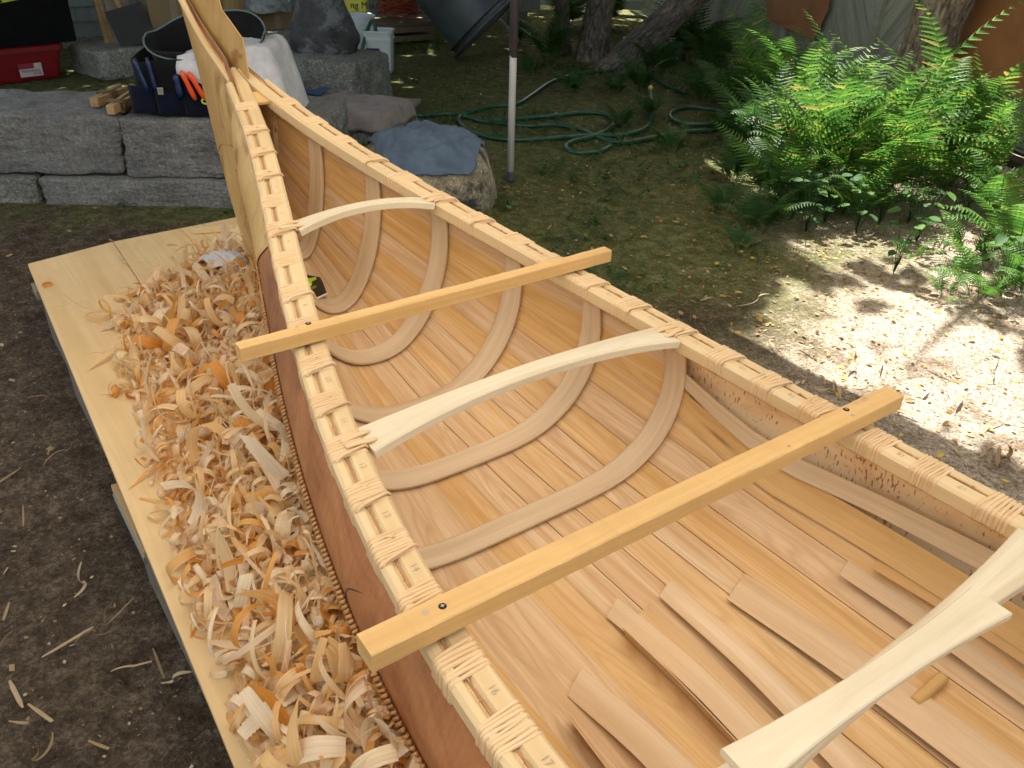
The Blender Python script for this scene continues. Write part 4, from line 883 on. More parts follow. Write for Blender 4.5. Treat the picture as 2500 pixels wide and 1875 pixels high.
# ================================================================== STONE WALL (left)
WA = np.array([-2.484, -.579]); WE = np.array([.556, .831]); WN = np.array([-.831, .556])
def wpt(al, dp): p = WA+WE*al+WN*dp; return p
def wblock(a0, a1, d0, d1, z0, z1, label, mat, seed, amp=.026, p=24):
    c = wpt((a0+a1)/2, (d0+d1)/2); o = rock('granite_block', mat, (c[0], c[1], (z0+z1)/2), (a1-a0, d1-d0, z1-z0), ex=WE, cuts=52, p=p, amp=amp, freq=3.5, seed=seed)
    return tag(o, label, 'granite block', 'granite blocks of the low wall')
wblock(-.75, .655, .04, .64, -.415, -.118, 'large rough granite block at the left end of the low wall, upper course', MG, 1)
wblock(.672, 1.72, .03, .66, -.425, -.128, 'large granite block of the wall under the dark tool bag', MG, 2)
wblock(-.9, .195, .0, .6, -.60, -.425, 'mossy low granite block at the lower left corner of the wall', MG2, 3, .02)
wblock(.215, 1.75, -.01, .6, -.60, -.425, 'long low granite block in the bottom course of the wall', MG, 4, .02)
# lashed wooden clamps on the wall
for i, (pa, pb, lab) in enumerate((((205, 222), (275, 190), 'split wooden clamp bound with cord lying on the wall, further one'), ((240, 238), (312, 196), 'split wooden clamp bound with cord lying on the wall, nearer one'))):
    A = at(*pa, -.09); B = at(*pb, -.09); ex = unit(B-A); ey = np.cross([0, 0, 1], ex); L = np.linalg.norm(B-A); e_ = empty('wooden_clamp', tuple((A+B)/2-np.array([0, 0, .03])), lab, 'clamp', 'wooden clamps on the wall')
    for s in (-1, 1):
        m_ = MB(); m_.box((A+B)/2+ey*s*(.018+.008*(s > 0))+ex*.0, (L, .022, .045), unit(ex+ey*s*.06), unit(np.cross([0, 0, 1], ex+ey*s*.06)), t=.3*i+.2*s+.3); reparent(m_.build('jaw', [MW['old']], bevel=.003), e_)
    m_ = MB()
    for j in range(8):
        cc = A+ex*(.07+j*.008+(.06 if i == 0 else 0)); m_.tube([cc+ey*a+np.array([0, 0, b]) for a, b in ((-.036, -.025), (-.036, .026), (.046, .026), (.046, -.025), (-.036, -.025))], .0036, 5)
    reparent(m_.build('cord_binding', [cloth('brown_cord', (.16, .11, .07))], smooth=True), e_)
# tool bag bucket with pockets, tools and a white towel
M_navy = cloth('navy_canvas', (.005, .008, .024)); M_black = cloth('black_canvas', (.008, .009, .010)); M_edge = simple('grey_green_piping', (.10, .16, .16), .6)
tb = np.array([*wpt(1.10, .27), -.122]); TE = np.array([*WE, 0]); TN = np.array([*WN, 0])
bag = empty('tool_bag', tuple(tb), 'dark blue and black tool bag with open top standing on the granite wall', 'tool bag')
def oval(a, b, z, n=40, jag=None): return [tb+TE*a*np.sign(cos(t))*abs(cos(t))**.6+TN*b*np.sign(sin(t))*abs(sin(t))**.6+np.array([0, 0, z if jag is None else z+jag(t)]) for t in np.arange(n)*2*pi/n]
m_ = MB(); m_.grid([oval(.34, .17, .0), oval(.36, .18, .02), oval(.37, .185, .10), oval(.36, .18, .20), oval(.365, .185, .26, jag=lambda t: .05*max(0, sin(t))**2+.015*sin(3*t))], closed=True, flip=False); o_ = m_.build('outer_body', [M_black], smooth=True); s_ = o_.modifiers.new('t', 'SOLIDIFY'); s_.thickness = .006; reparent(o_, bag)
m_ = MB(); m_.grid([oval(.27, .14, .02), oval(.25, .12, .24), oval(.27, .14, .30, jag=lambda t: .08*max(0, sin(t))**2), oval(.29, .15, .36, jag=lambda t: .10*max(0, sin(t+.3))**2-.10*max(0, -sin(t)))], closed=True); o_ = m_.build('inner_bucket', [M_black], smooth=True); s_ = o_.modifiers.new('t', 'SOLIDIFY'); s_.thickness = .006; reparent(o_, bag)
m_ = MB(); m_.tube(oval(.292, .152, .362, jag=lambda t: .10*max(0, sin(t+.3))**2-.10*max(0, -sin(t)))+[oval(.292, .152, .362, jag=lambda t: .10*max(0, sin(t+.3))**2-.10*max(0, -sin(t)))[0]], .005, 6); reparent(m_.build('rim_piping', [M_edge], smooth=True), bag)
for i, (al, w_, hh) in enumerate(((-.30, .12, .15), (-.17, .13, .12), (-.04, .12, .17), (.09, .13, .12), (.22, .13, .15))):
    m_ = MB(); rows = []
    for z in np.linspace(.012, hh, 6): rows.append([tb+TE*(al+w_*q/2)-TN*(.188+.028*(1-q*q)*(z/hh)**.5)+np.array([0, 0, z]) for q in np.linspace(-1, 1, 7)])
    m_.grid(rows, flip=True); o_ = m_.build('pocket', [M_navy], smooth=True); s_ = o_.modifiers.new('t', 'SOLIDIFY'); s_.thickness = .004; reparent(o_, bag)
m_ = MB(); p = tb-TN*.222+TE*.02+np.array([0, 0, .085]); m_.tube([p+TE*.018*cos(a)+np.array([0, 0, .012*sin(a)]) for a in np.linspace(.5, 5.8, 14)], .005, 5); reparent(m_.build('bag_emblem', [m_g]), bag)
def handle(al, dp, z0, L, r, mat, lab, lean=(0, 0), name='hand_tool'):
    a = tb+TE*al+TN*dp+np.array([0, 0, z0]); d_ = unit(np.array([0, 0, 1.0])+TE*lean[0]+TN*lean[1]); m_ = MB(); m_.tube([a+d_*L*q for q in np.linspace(0, 1, 7)], [r*.7, r, r*1.05, r, r*.95, r*1.1, r*.6], 9); return tag(m_.build(name, [mat], smooth=True), lab, 'tool')
M_or = simple('orange_rubber', (.85, .10, .02), .4, .05); M_blu = simple('blue_grip', (.006, .02, .09), .35, .1)
handle(-.03, -.215, .09, .15, .013, M_or, 'orange handle of pliers hanging below the white towel, left grip', (-.25, -.25)); handle(.02, -.215, .09, .15, .013, M_or, 'orange handle of pliers hanging below the white towel, right grip', (-.38, -.25))
handle(.12, -.21, .10, .14, .004, simple('yellow_pencil', (.7, .42, .03), .5), 'thin yellow pencil in a pocket of the tool bag', (-.45, -.1), 'pencil')
handle(-.10, -.215, .10, .11, .017, M_blu, 'blue grip of a tool with round tan cap in the middle pocket', (-.05, 0)); handle(-.26, -.20, .12, .16, .012, M_blu, 'dark blue screwdriver grip, leftmost in the tool bag', (-.25, 0)); handle(-.22, -.20, .12, .16, .011, M_blu, 'dark blue screwdriver grip, second in the tool bag', (-.1, 0))
m_ = MB(); p = tb-TN*.225-TE*.19+np.array([0, 0, .13]); m_.box(p, (.03, .012, .035), TE, TN); tag(m_.build('steel_ruler_clip', [simple('bright_steel', (.5, .5, .52), .25, metal=.9)], bevel=.002), 'bright steel tool tip glinting in the left pocket of the tool bag', 'tool')
# towel draped over the bag and hanging to the right
M_tow = cloth('white_towel', (.60, .61, .66))
rows = []
for i, a in enumerate(np.linspace(-.10, .62, 34)):
    row = []
    for j, b in enumerate(np.linspace(-.26, .22, 22)):
        z = .335+.02*nz((a, b, 1), 8, 3)-.02*abs(a-.2)
        if b < -.17: z -= (-.17-b)*(1.6+1.2*sin(a*7)); 
        if a > .34: z -= (a-.34)*1.15+(a-.34)**2*2.2
        if a < 0: z -= .03+(-a)*.2
        row.append(tb+TE*(a if a < .36 else .36+(a-.36)*.45)+TN*(max(b, -.235-.02*sin(a*20)))+np.array([0, 0, z]))
    rows.append(row)
m_ = MB(); m_.grid(rows); o_ = m_.build('white_towel', [M_tow], smooth=True); s_ = o_.modifiers.new('t', 'SOLIDIFY'); s_.thickness = .005; tag(o_, 'white towel draped over the tool bag behind the bow', 'towel')

# ================================================================== SCULPTURE, PEDESTAL, BOULDERS
pc = at(708, 232, G); pc = np.array([pc[0]-.22, pc[1]+.12, 0])
e0 = unit((at(820, 240, G)-at(605, 215, G))[:2]); PWD = .78
ped = rock('granite_pedestal', MG2, (pc[0], pc[1], (G-.05-.19)/2), (.82, .62, abs(G-.05+.19)), ex=e0, cuts=26, p=12, amp=.03, freq=3, seed=11, shape=lambda L, q: L*np.array([1-.05*q[2], 1-.05*q[2], 1])); tag(ped, 'rough square granite block carrying the dark carved stone', 'pedestal')
sc_c = np.array([pc[0]-.02, pc[1]+.0, -.19]); SCW = .80; prof = [(0, 0), (.27, .0), (.315, .05), (.325, .12), (.30, .20), (.26, .28), (.225, .36), (.20, .42), (.215, .47), (.28, .50), (.31, .56), (.30, .66), (.22, .8), (.0, .85)]
m_ = MB(); n = 48; rows = []
pz = np.array(prof); 
for r_, z in spline(np.c_[pz, np.zeros(len(pz))], 60)[:, :2]:
    row = []
    for j in range(n):
        a = 2*pi*j/n; rr = SCW*max(r_, 0)*(1+.10*nz((cos(a)*1.2, sin(a)*1.2, z*3), 1.6, 4)+.05*cos(2*a)); sq = (abs(cos(a))**3+abs(sin(a))**3)**(-1/3)
        rr *= .8+.2*sq; row.append(sc_c+np.array([e0[0]*cos(a)*rr-e0[1]*sin(a)*rr*.8, e0[1]*cos(a)*rr+e0[0]*sin(a)*rr*.8, z]))
    rows.append(row)
m_.grid(rows, closed=True, flip=True); tag(m_.build('stone_sculpture', [MSC], smooth=True), 'dark polished carved stone with a narrow waist standing on the granite block', 'sculpture')
bc = np.array([-1.42, 1.36]); BX, BY, BH = .40, .36, .40
def bh(x, y):
    q = ((x-bc[0])/BX)**2; r_ = ((y-bc[1])/BY)**2; s = q+r_
    return G-.05+BH*max(0.001, 1-s**1.4)**.42+.02*nz((x, y, 4), 4, 3)
rows = []
for i in range(40):
    q = (i/39)**.8; row = []
    for j in range(72):
        a = 2*pi*j/72; rad = 1+.05*nz((cos(a), sin(a), 0), 1.7, 3); el = (1-q)*pi/2
        r_ = cos(el)**.75 if q < 1 else 1; x, y = bc[0]+BX*rad*r_*cos(a), bc[1]+BY*rad*r_*sin(a); z = G-.05+BH*(sin(el)**.62 if el > 0 else 0); d_ = .03*nz((x, y, z), 4, 5); row.append((x+d_*cos(a)*q, y+d_*sin(a)*q, z+d_*.5))
    rows.append(row)
m_ = MB(); m_.grid(rows, closed=True); tag(m_.build('granite_boulder', [MG3], smooth=True), 'round tan and black granite boulder under a blue cloth', 'boulder')
rows = []
for i in range(44):
    t = i/43; row = []
    for j in range(110):
        a = 2*pi*j/110; ext = (.60+.09*sin(2*a+2.6)+.05*sin(5*a+1)+.015*sin(11*a))*(1.0+.22*max(0, cos(a-.1)-.0)*0); q = t*ext; el = (1-q)*pi/2; rad = 1+.05*nz((cos(a), sin(a), 0), 1.7, 3); r_ = cos(el)**.75
        x, y = bc[0]+BX*rad*r_*cos(a), bc[1]+BY*rad*r_*sin(a); z = G-.05+BH*sin(el)**.62; d_ = .03*nz((x, y, z), 4, 5)+.010+.022*abs(nz((x*1.0, y*.45, 7), 9, 4))+.008*sin(nz((x, y, 1), 3)*18); row.append((x+d_*cos(a)*q*.9, y+d_*sin(a)*q*.9, z+d_*(1-.5*q)))
    rows.append(row)
m_ = MB(); m_.grid(rows, closed=True); o_ = m_.build('blue_cloth', [cloth('blue_cotton_cloth', (.105, .15, .215))], smooth=True); s_ = o_.modifiers.new('t', 'SOLIDIFY'); s_.thickness = .006; s_.offset = 0; tag(o_, 'damp blue cloth draped over the round boulder', 'cloth')
tc_ = at(752, 292, G); tc_ = np.array([tc_[0]-.05, tc_[1]+.03])
te = unit((at(850, 250, -.35)-at(650, 232, -.35))[:2]); TH = .20
tr = rock('low_stone', MG2, (tc_[0], tc_[1], G+TH/2-.03), (.74, .44, TH+.04), ex=te, cuts=16, p=8, amp=.02, freq=4, seed=21); tag(tr, 'low flat stone beneath the grey towel between pedestal and boulder', 'stone')
def towel2(name, a0, a1, b0, b1, z0, mat, label, sd, hang=.12):
    rows = []; tn = np.array([-te[1], te[0]])
    for a in np.linspace(a0, a1, 34):
        row = []
        for b in np.linspace(b0, b1, 26):
            x = np.array(tc_)+te*np.clip(a, -.39, .39)+tn*np.clip(b, -.235, .235); z = G+TH+z0+.010*abs(nz((a, b, sd), 7, 3))*2+.008*sin(a*22+3*sin(b*9)+sd)
            z -= max(0, abs(a)-.37)*.9+max(0, -b-.22)*.9+max(0, b-.22)*.9; off = (te*max(0, a-.39)*.25+tn*min(0, b+.235)*(.25+.2*sin(a*25)))
            row.append((x[0]+off[0], x[1]+off[1], max(z, G+.01)))
        rows.append(row)
    m_ = MB(); m_.grid(rows); o_ = m_.build(name, [mat], smooth=True); s_ = o_.modifiers.new('t', 'SOLIDIFY'); s_.thickness = .005; return tag(o_, label, 'towel')
towel2('grey_towel', -.46, .50, -.36, .30, .012, cloth('mauve_grey_towel', (.27, .235, .225)), 'mauve grey towel spread over the low flat stone', 1)
towel2('blue_rag', -.42, -.20, .02, .18, .036, cloth('deep_blue_rag', (.03, .07, .17)), 'small blue rag on the back of the grey towel', 3)

# ================================================================== BACKGROUND LEFT: bins, house wall, lumber
HX = -7.35                                        # front plane of the house wall (x)
M_sh = simple('pale_grey_shingle', (.27, .30, .30), .8, .12, 4, .3, bscale=40)
m_ = MB(); y0, y1 = -2.4, 6.4; zc = G+.10
hs = empty('house_wall', (HX-.1, 2.0, G), 'pale grey shingled house wall behind the lumber at the top left', 'house')
m_ = MB(); rnd = random.Random(3)
for r_ in range(11):
    z = zc+r_*.135; y = y0+rnd.uniform(0, .2)
    while y < y1:
        wv = rnd.uniform(.12, .30) if r_ % 1 == 0 else .2; m_.poly([(HX+.018, y, z), (HX+.018, y+wv-.004, z), (HX-.002, y+wv-.004, z+.15), (HX-.002, y, z+.15)], .008, (1, 0, .13), t=rnd.random()); y += wv
reparent(m_.build('shingles', [M_sh]), hs)
m_ = MB(); m_.box((HX-.12, 2.0, G+.8), (.18, 8.9, 1.7)); reparent(m_.build('wall_core', [M_sh]), hs)
m_ = MB(); m_.box((HX-.02, 2.0, G+.045), (.12, 8.9, .11)); reparent(m_.build('wall_foundation', [MG4], bevel=.01), hs)
# granite slabs (curb / step) in front
def slab(pa, pb, h, dep, label, seed, back=0):
    A = at(*pa); B = at(*pb); ex = unit((B-A)[:2]); nrm = np.array([-ex[1], ex[0]]); nrm = nrm if nrm[0] < 0 else -nrm; L = np.linalg.norm((B-A)[:2]); c = (A[:2]+B[:2])/2+nrm*dep/2
    return tag(rock('granite_slab', MG4, (c[0], c[1], G+h/2-.02), (L, dep, h+.04), ex=ex, cuts=18, p=18, amp=.012, freq=3, seed=seed), label, 'granite slab', 'granite slabs along the house')
slab((228, 172), (560, 128), .22, .62, 'pale granite slab beside the red bin, boards standing on it', 31)
slab((575, 127), (690, 114), .24, .5, 'pale granite slab behind the towel and the pedestal', 32)
# red bin
M_red = simple('red_plastic', (.20, .008, .014), .38, .08, 5); M_lab = simple('white_label', (.55, .50, .50), .5, .03); M_rtxt = simple('red_print', (.25, .02, .04), .5)
A = at(-130, 200); B = at(152, 166); bx = unit((B-A)[:2]); bn = np.array([-bx[1], bx[0]]); bn = bn if bn[0] < 0 else -bn; L = np.linalg.norm((B-A)[:2]); c = (A[:2]+B[:2])/2+bn*.24
bin_ = empty('storage_bin', (c[0], c[1], G), 'dark red plastic storage bin on the grass at the far left', 'bin')
EX = np.array([*bx, 0]); EY = np.cross([0, 0, 1], EX)
def rrect(w_, d_, z, r=.06, n=6):
    P = []
    for (sx, sy, a0) in ((1, 1, 0), (-1, 1, pi/2), (-1, -1, pi), (1, -1, 3*pi/2)):
        for a in np.linspace(a0, a0+pi/2, n): P.append(np.array([c[0], c[1], 0])+EX*(sx*(w_/2-r)+r*cos(a))+EY*(sy*(d_/2-r)+r*sin(a))+np.array([0, 0, z]))
    return P
m_ = MB(); m_.grid([rrect(L-.10, .40, G), rrect(L-.08, .42, G+.02), rrect(L-.03, .47, G+.20), rrect(L-.02, .48, G+.201), rrect(L-.01, .49, G+.24)], closed=True, flip=True); reparent(m_.build('bin_body', [M_red], smooth=False), bin_)
m_ = MB(); m_.grid([rrect(L, .50, G+.225), rrect(L+.02, .52, G+.225), rrect(L+.02, .52, G+.262), rrect(L-.02, .48, G+.268), rrect(.1, .05, G+.268, .02)], closed=True, flip=True); reparent(m_.build('bin_lid', [M_red]), bin_)
fc = atplane(66, 151, (A+B)/2+np.array([0, 0, .1]), np.array([-EY[0], -EY[1], 0.12])); fn = unit(np.array([-bn[0], -bn[1], 0.0])); m_ = MB(); up_ = np.array([0, 0, 1.0]); exl = np.cross(up_, fn)
fo = fc+fn*.008; m_.poly([fo+exl*a+up_*b for a, b in ((-.09, -.05), (.09, -.05), (.09, .05), (-.09, .05))], .003, fn, m=0)
m_.poly([fo+exl*a+up_*b+fn*.001 for a, b in ((-.09, .012), (.03, .012), (.03, .05), (-.09, .05))], .002, fn, m=1)
text_mb('WHOLESALE', .026, fo+up_*-.006+fn*.002, exl, up_, m_, 1); text_mb('CLUB', .026, fo+up_*-.030+exl*.045+fn*.002, exl, up_, m_, 1)
reparent(m_.build('bin_label', [M_lab, M_rtxt]), bin_)
# black draped case above the bin with a lime tape
M_blk2 = cloth('black_drape', (.006, .006, .007)); M_tape = simple('lime_tape', (.50, .60, .04), .4, .05)
q0 = at(0, 122, G+.262); cb = c+bn*.03; zb0 = G+.27
case = empty('black_case', (cb[0], cb[1], zb0), 'big black fabric case with a lime band standing on the red bin', 'case')
def cbx(al, dp, z): return np.array([cb[0], cb[1], 0])+EX*al-np.array([bn[0], bn[1], 0])*dp+np.array([0, 0, z])
alr = float(np.dot((at(197, 92, zb0+.02)[:2]-cb), bx))
m_ = MB(); m_.box(cbx(alr-.75, -.05, zb0+.36), (1.5, .62, .72), EX, EY); reparent(m_.build('case_body', [M_blk2], bevel=.02), case)
m_ = MB(); m_.poly([cbx(a, .265, z) for a, z in ((alr-1.5, zb0+.20), (alr-.005, zb0+.395), (alr-.005, zb0+.425), (alr-1.5, zb0+.24))], .002, -np.array([bn[0], bn[1], 0]), m=0)
for i in range(7): 
    a_ = alr-.55-.07*i; z_ = zb0+.395+(a_-alr)*.13+.005; m_.poly([cbx(a_+p_, .2665, z_+q_) for p_, q_ in ((0, 0), (.035, .004), (.03, .024), (.005, .020))], .001, -np.array([bn[0], bn[1], 0]), m=1)
reparent(m_.build('lime_band', [M_tape, M_blk2]), case)
# lumber leaning on the wall
def lean(pf, w_, th, h, mat, label, cat, leanx=.35, name='leaning_board', side=0.0, z0=None):
    z0 = G+.21 if z0 is None else z0; p = at(*pf, z0); d_ = unit(np.array([-leanx, side, 1.0])); ey = unit(np.cross(d_, [1, 0, 0])); ey = -ey if ey[1] < 0 else ey; ex = np.cross(ey, d_)
    m_ = MB(); m_.box(p+d_*h/2, (w_, th, h), ey, np.cross(d_, ey), t=RNG.random()); return tag(m_.build(name, [mat], bevel=.002), label, cat)
lean((232, 95), .04, .035, 1.0, MW['old'], 'thin pale stud leaning on the shingled wall, leftmost', 'board', .3); lean((243, 95), .035, .035, 1.0, MW['old'], 'thin pale stud leaning on the shingled wall, second from the left', 'board', .3, side=-.04)
lean((276, 96), .20, .025, 1.0, MW['grey'], 'wide weathered board leaning on the wall behind the dark slate', 'board', .32)
lean((300, 99), .035, .03, 1.0, MW['old'], 'narrow stud crossing over the wide board', 'board', .32, side=-.25); lean((336, 90), .05, .03, 1.0, MW['old'], 'narrow stud standing right of the dark slate', 'board', .25, side=.12); lean((352, 88), .05, .03, 1.0, MW['old'], 'short stud behind the tool bag, next to the boxes', 'board', .3, side=-.02)
m_ = MB(); p = at(300, 97, G+.22); d_ = unit(np.array([-.3, -.22, 1])); ey = unit(np.array([0.1, 1, .22])); ey = unit(ey-d_*np.dot(ey, d_)); m_.box(p+d_*.17+np.array([.06, 0, 0]), (.31, .02, .31), ey, np.cross(d_, ey)); tag(m_.build('slate_panel', [simple('charcoal_slate', (.035, .035, .035), .8, .15)], bevel=.004), 'square charcoal slate panel leaning against the boards', 'panel')
M_card = simple('brown_cardboard', (.24, .175, .10), .85, .12, 3); M_pvc = simple('clear_grey_plastic', (.20, .22, .23), .2, .4, 20, .8, bscale=30)
def carton(pf, w_, d_, h, label, z0, rz=0.0):
    p = at(*pf, z0); e_ = empty('cardboard_box', tuple(p+np.array([-d_/2, 0, 0])), label, 'cardboard box', None); m_ = MB(); ex = (cos(rz), sin(rz), 0); ey = (-sin(rz), cos(rz), 0); cc = p+np.array([-d_/2, 0, h/2]); m_.box(cc, (d_, w_, h), ex, ey); reparent(m_.build('carton', [M_card], bevel=.004), e_)
    m_ = MB(); m_.box(cc+np.array([d_/2+.001, 0, 0]), (.003, .06, h*.8), ex, ey); reparent(m_.build('packing_tape', [simple('tan_tape', (.30, .24, .16), .35)]), e_); return e_
carton((388, 95), .42, .35, .62, 'tall brown cardboard box behind the tool bag', G+.21); carton((440, 88), .36, .35, .7, 'tall brown cardboard box right behind the canoe bow', G+.21, -.1)
for i, (pf, lab) in enumerate((((502, 80), 'upright split log with yellow wood left of the low box'), ((536, 76), 'upright split log with yellow wood, the narrower right one'))):
    p = at(*pf, G+.21); m_ = MB(); path = [p+np.array([0, 0, z]) for z in np.linspace(0, .9, 8)]; m_.tube([q_+np.array([.01*sin(q_[2]*9), .012*cos(q_[2]*7+i), 0]) for q_ in path], [.15-.05*i]*8, 9); tag(m_.build('split_log', [MW['old']], smooth=False), lab, 'log', 'split logs by the house')
carton((602, 68), .48, .4, .22, 'low open cardboard box on the slab beside the logs', G+.22)
m_ = MB(); p = at(595, 12, G+.5); rows = []
for i in range(12): rows.append([p+np.array([-.2+.16*(1-(i/11)**2)**.5*cos(a)*1.1, .24*(1-(i/11)**2)**.5*sin(a), -.06+i*.022+.04*nz((cos(a), sin(a), i*.2), 2, 4)]) for a in np.arange(28)*2*pi/28])
m_.grid(rows, closed=True); tag(m_.build('plastic_bag', [M_pvc], smooth=True), 'crumpled clear plastic bag on top of the low cardboard box', 'bag')
# buckets
M_pail = simple('white_pail_plastic', (.60, .66, .70), .35, .04, 3); M_navyl = simple('navy_label', (.02, .02, .09), .4, .05); M_hose = simple('green_hose', (.016, .075, .042), .35, .2, 20); M_gold = simple('gold_print', (.45, .28, .08), .5); M_wt = simple('white_print', (.75, .75, .75), .5, .02)
pb = at(776, 128, G); e_ = empty('white_pail', tuple(pb), 'round white plastic pail partly behind the carved stone', 'bucket')
m_ = MB(); m_.lathe([(0, 0), (.135, 0), (.15, .01), (.165, .33), (.175, .331), (.177, .35), (.170, .352), (.172, .385), (.180, .386), (.180, .40), (.172, .41), (.160, .405), (.155, .2), (.14, .02), (0, .02)], pb, 36); reparent(m_.build('pail_body', [M_pail], smooth=False), e_)
pb2 = at(823, 160, G); pb2 = pb2+np.array([-.1, .05, 0]); e_ = empty('square_pail', tuple(pb2), 'square white pail with a dark blue label and a hose hanging in it', 'bucket')
qx = unit(np.array([_r[0], _r[1], 0])); qy = np.cross([0, 0, 1], qx)
def sq(r, z, n=8):
    P = []; rr = r*.3
    for (sx, sy, a0) in ((1, 1, 0), (-1, 1, pi/2), (-1, -1, pi), (1, -1, 3*pi/2)):
        for a in np.linspace(a0, a0+pi/2, n): P.append(pb2+qx*(sx*(r-rr)+rr*cos(a))+qy*(sy*(r-rr)+rr*sin(a))+np.array([0, 0, z]))
    return P
m_ = MB(); m_.grid([sq(.005, 0), sq(.105, 0), sq(.11, .01), sq(.122, .28), sq(.13, .281), sq(.13, .30), sq(.124, .302), sq(.128, .345), sq(.136, .346), sq(.137, .36), sq(.13, .365), sq(.12, .36), sq(.112, .03), sq(.005, .03)], closed=True, flip=True); reparent(m_.build('pail_body', [M_pail]), e_)
m_ = MB(); fnn = -qy; lo = pb2+fnn*.121+qx*-.03; 
m_.poly([lo+qx*a+np.array([0, 0, z])+fnn*.001*(1+z) for a, z in ((-.07, .12), (.055, .11), (.045, .22), (-.075, .22))], .002, fnn, m=0); text_mb('ey', .075, lo+qx*.012+np.array([0, 0, .155])+fnn*.006, qx, np.array([0, 0, 1.0]), m_, 1)
m_.poly([lo+qx*a+np.array([0, 0, z])+fnn*.001 for a, z in ((-.05, .05), (-.01, .045), (.03, .07), (.03, .108), (-.05, .112))], .002, fnn, m=2); text_mb('36', .03, lo+qx*.03+np.array([0, 0, .022])+fnn*.003, qx, np.array([0, 0, 1.0]), m_, 0)
reparent(m_.build('pail_label', [M_navyl, M_wt, M_gold]), e_)
def hosepath(pts, n): 
    P = []
    for p in pts: P.append(at(p[0], p[1], G+.014)+np.array([0, 0, p[2] if len(p) > 2 else 0]))
    return spline(P, n)
top = pb2+np.array([0, 0, .36])
P = [pb2+np.array([-.05, 0, .05])+qx*.02, pb2+qx*-.02+np.array([0, 0, .30]), top+qx*-.035+np.array([0, 0, .06]), top+qx*-.09-qy*.0+np.array([0, 0, .055])+qx*.02, top-qx*.12-qy*.14+np.array([0, 0, -.10]), pb2-qx*.155-qy*.2+np.array([0, 0, .10]), pb2-qx*.17-qy*.35+np.array([0, 0, .012])]
hz = list(P)+[at(x_, y_, G+.014) for x_, y_ in [(800, 205), (818, 228), (850, 242), (895, 249), (940, 248), (985, 246), (1040, 262), (1060, 263)]]
H = empty('garden_hose', tuple(at(1100, 270, G)), 'dark green garden hose looped over the mossy ground to a yellow fitting', 'hose')
m_ = MB(); m_.tube(spline(hz, 110), .0165, 8)
L1 = [(1060, 262), (1130, 256), (1200, 250), (1270, 243), (1315, 250), (1325, 270), (1290, 292), (1240, 305), (1222, 318), (1245, 330), (1295, 328), (1320, 316)]
L2 = [(1000, 246), (990, 258), (1010, 280), (1060, 297), (1120, 302), (1200, 298), (1280, 292), (1340, 292), (1390, 280), (1408, 255), (1406, 236, .05), (1403, 222, .10)]
L3 = [(985, 246), (1050, 262), (1140, 272), (1200, 270), (1250, 278), (1290, 296), (1340, 308), (1400, 300), (1470, 286), (1545, 280), (1580, 262), (1560, 240), (1490, 232), (1455, 240), (1450, 255), (1480, 268), (1540, 268), (1590, 258)]
L4 = [(1000, 247), (1060, 230), (1115, 225), (1150, 205), (1190, 178), (1240, 162), (1310, 153), (1370, 154), (1410, 165), (1440, 185), (1480, 200)]
for L_, n in ((L1, 90), (L2, 90), (L3, 120), (L4, 90)): 
    q = hosepath(L_, n); m_.tube(q, .0165, 8)
reparent(m_.build('hose_tube', [M_hose], smooth=True), H)
q = hosepath(L2, 90); d_ = unit(q[-1]-q[-4]); m_ = MB(); m_.tube([q[-1]-d_*.01, q[-1]+d_*.02, q[-1]+d_*.021, q[-1]+d_*.05], [.014, .015, .019, .019], 12); reparent(m_.build('yellow_fitting', [simple('yellow_plastic', (.75, .50, .02), .4, .05)], smooth=False), H)
stick('old_plank', (790, 215), (900, 222), G+.035, .30, .03, MW['grey'], 'short weathered plank on the moss beside the granite pedestal', 'plank')
# yellow sack, cord coil, foundation bits
p = np.array([-5.75, 3.02, G]); sk = empty('mix_sack', tuple(p), 'yellow bag of dry mix standing behind the white pails', 'sack'); m_ = MB(); m_.box(p+np.array([0, 0, .34]), (.16, .42, .68), (qy[0], qy[1], 0), (-qy[1], qy[0], 0)); o_ = m_.build('sack_body', [simple('yellow_sack', (.62, .58, .07), .5, .15, 6, .5, bscale=8)], bevel=.05); reparent(o_, sk)
m_ = MB(); fb = atplane(783, 12, p-qy*.085, qy); text_mb('ng Mix', .09, fb-qy*.004, qx, np.array([0, 0, 1.0]), m_, 0); 
for r_ in range(3): m_.box(fb+np.array([0, 0, -.06-.03*r_])-qy*.003, (.22-.04*r_, .002, .008), qx, qy)
reparent(m_.build('sack_lettering', [M_screwtxt if False else MW['screw']]), sk)
cc = np.array([-6.35, 3.95, G+.34]); m_ = MB(); rnd = random.Random(4)
for i in range(26):
    R = .20+rnd.uniform(-.05, .05); z = rnd.uniform(-.06, .10); tx, ty = rnd.uniform(-.25, .25), rnd.uniform(-.25, .25); m_.tube([cc+np.array([R*cos(a), R*sin(a)*1.1, z+tx*R*cos(a)+ty*R*sin(a)]) for a in np.linspace(0, 2*pi, 26)], .0065, 5, cap=False)
m_.tube(spline([cc+np.array([.2, -.1, .05]), cc+np.array([.3, .1, -.03]), cc+np.array([.25, .3, -.1]), cc+np.array([.1, .5, -.2])], 20), .0065, 5)
tag(m_.build('orange_cord', [simple('orange_cord', (.42, .09, .03), .5, .15)], smooth=True), 'heap of coiled orange extension cord behind the pails', 'cord')
# crate under the cord
m_ = MB()
for z in (.05, .14): m_.box((cc[0], cc[1], G+z), (.5, .6, .06), t=z)
m_.box((cc[0], cc[1], G+.195), (.5, .6, .04)); tag(m_.build('wooden_crate', [MW['grey']], bevel=.004), 'dark wooden crate carrying the heap of orange cord', 'crate')
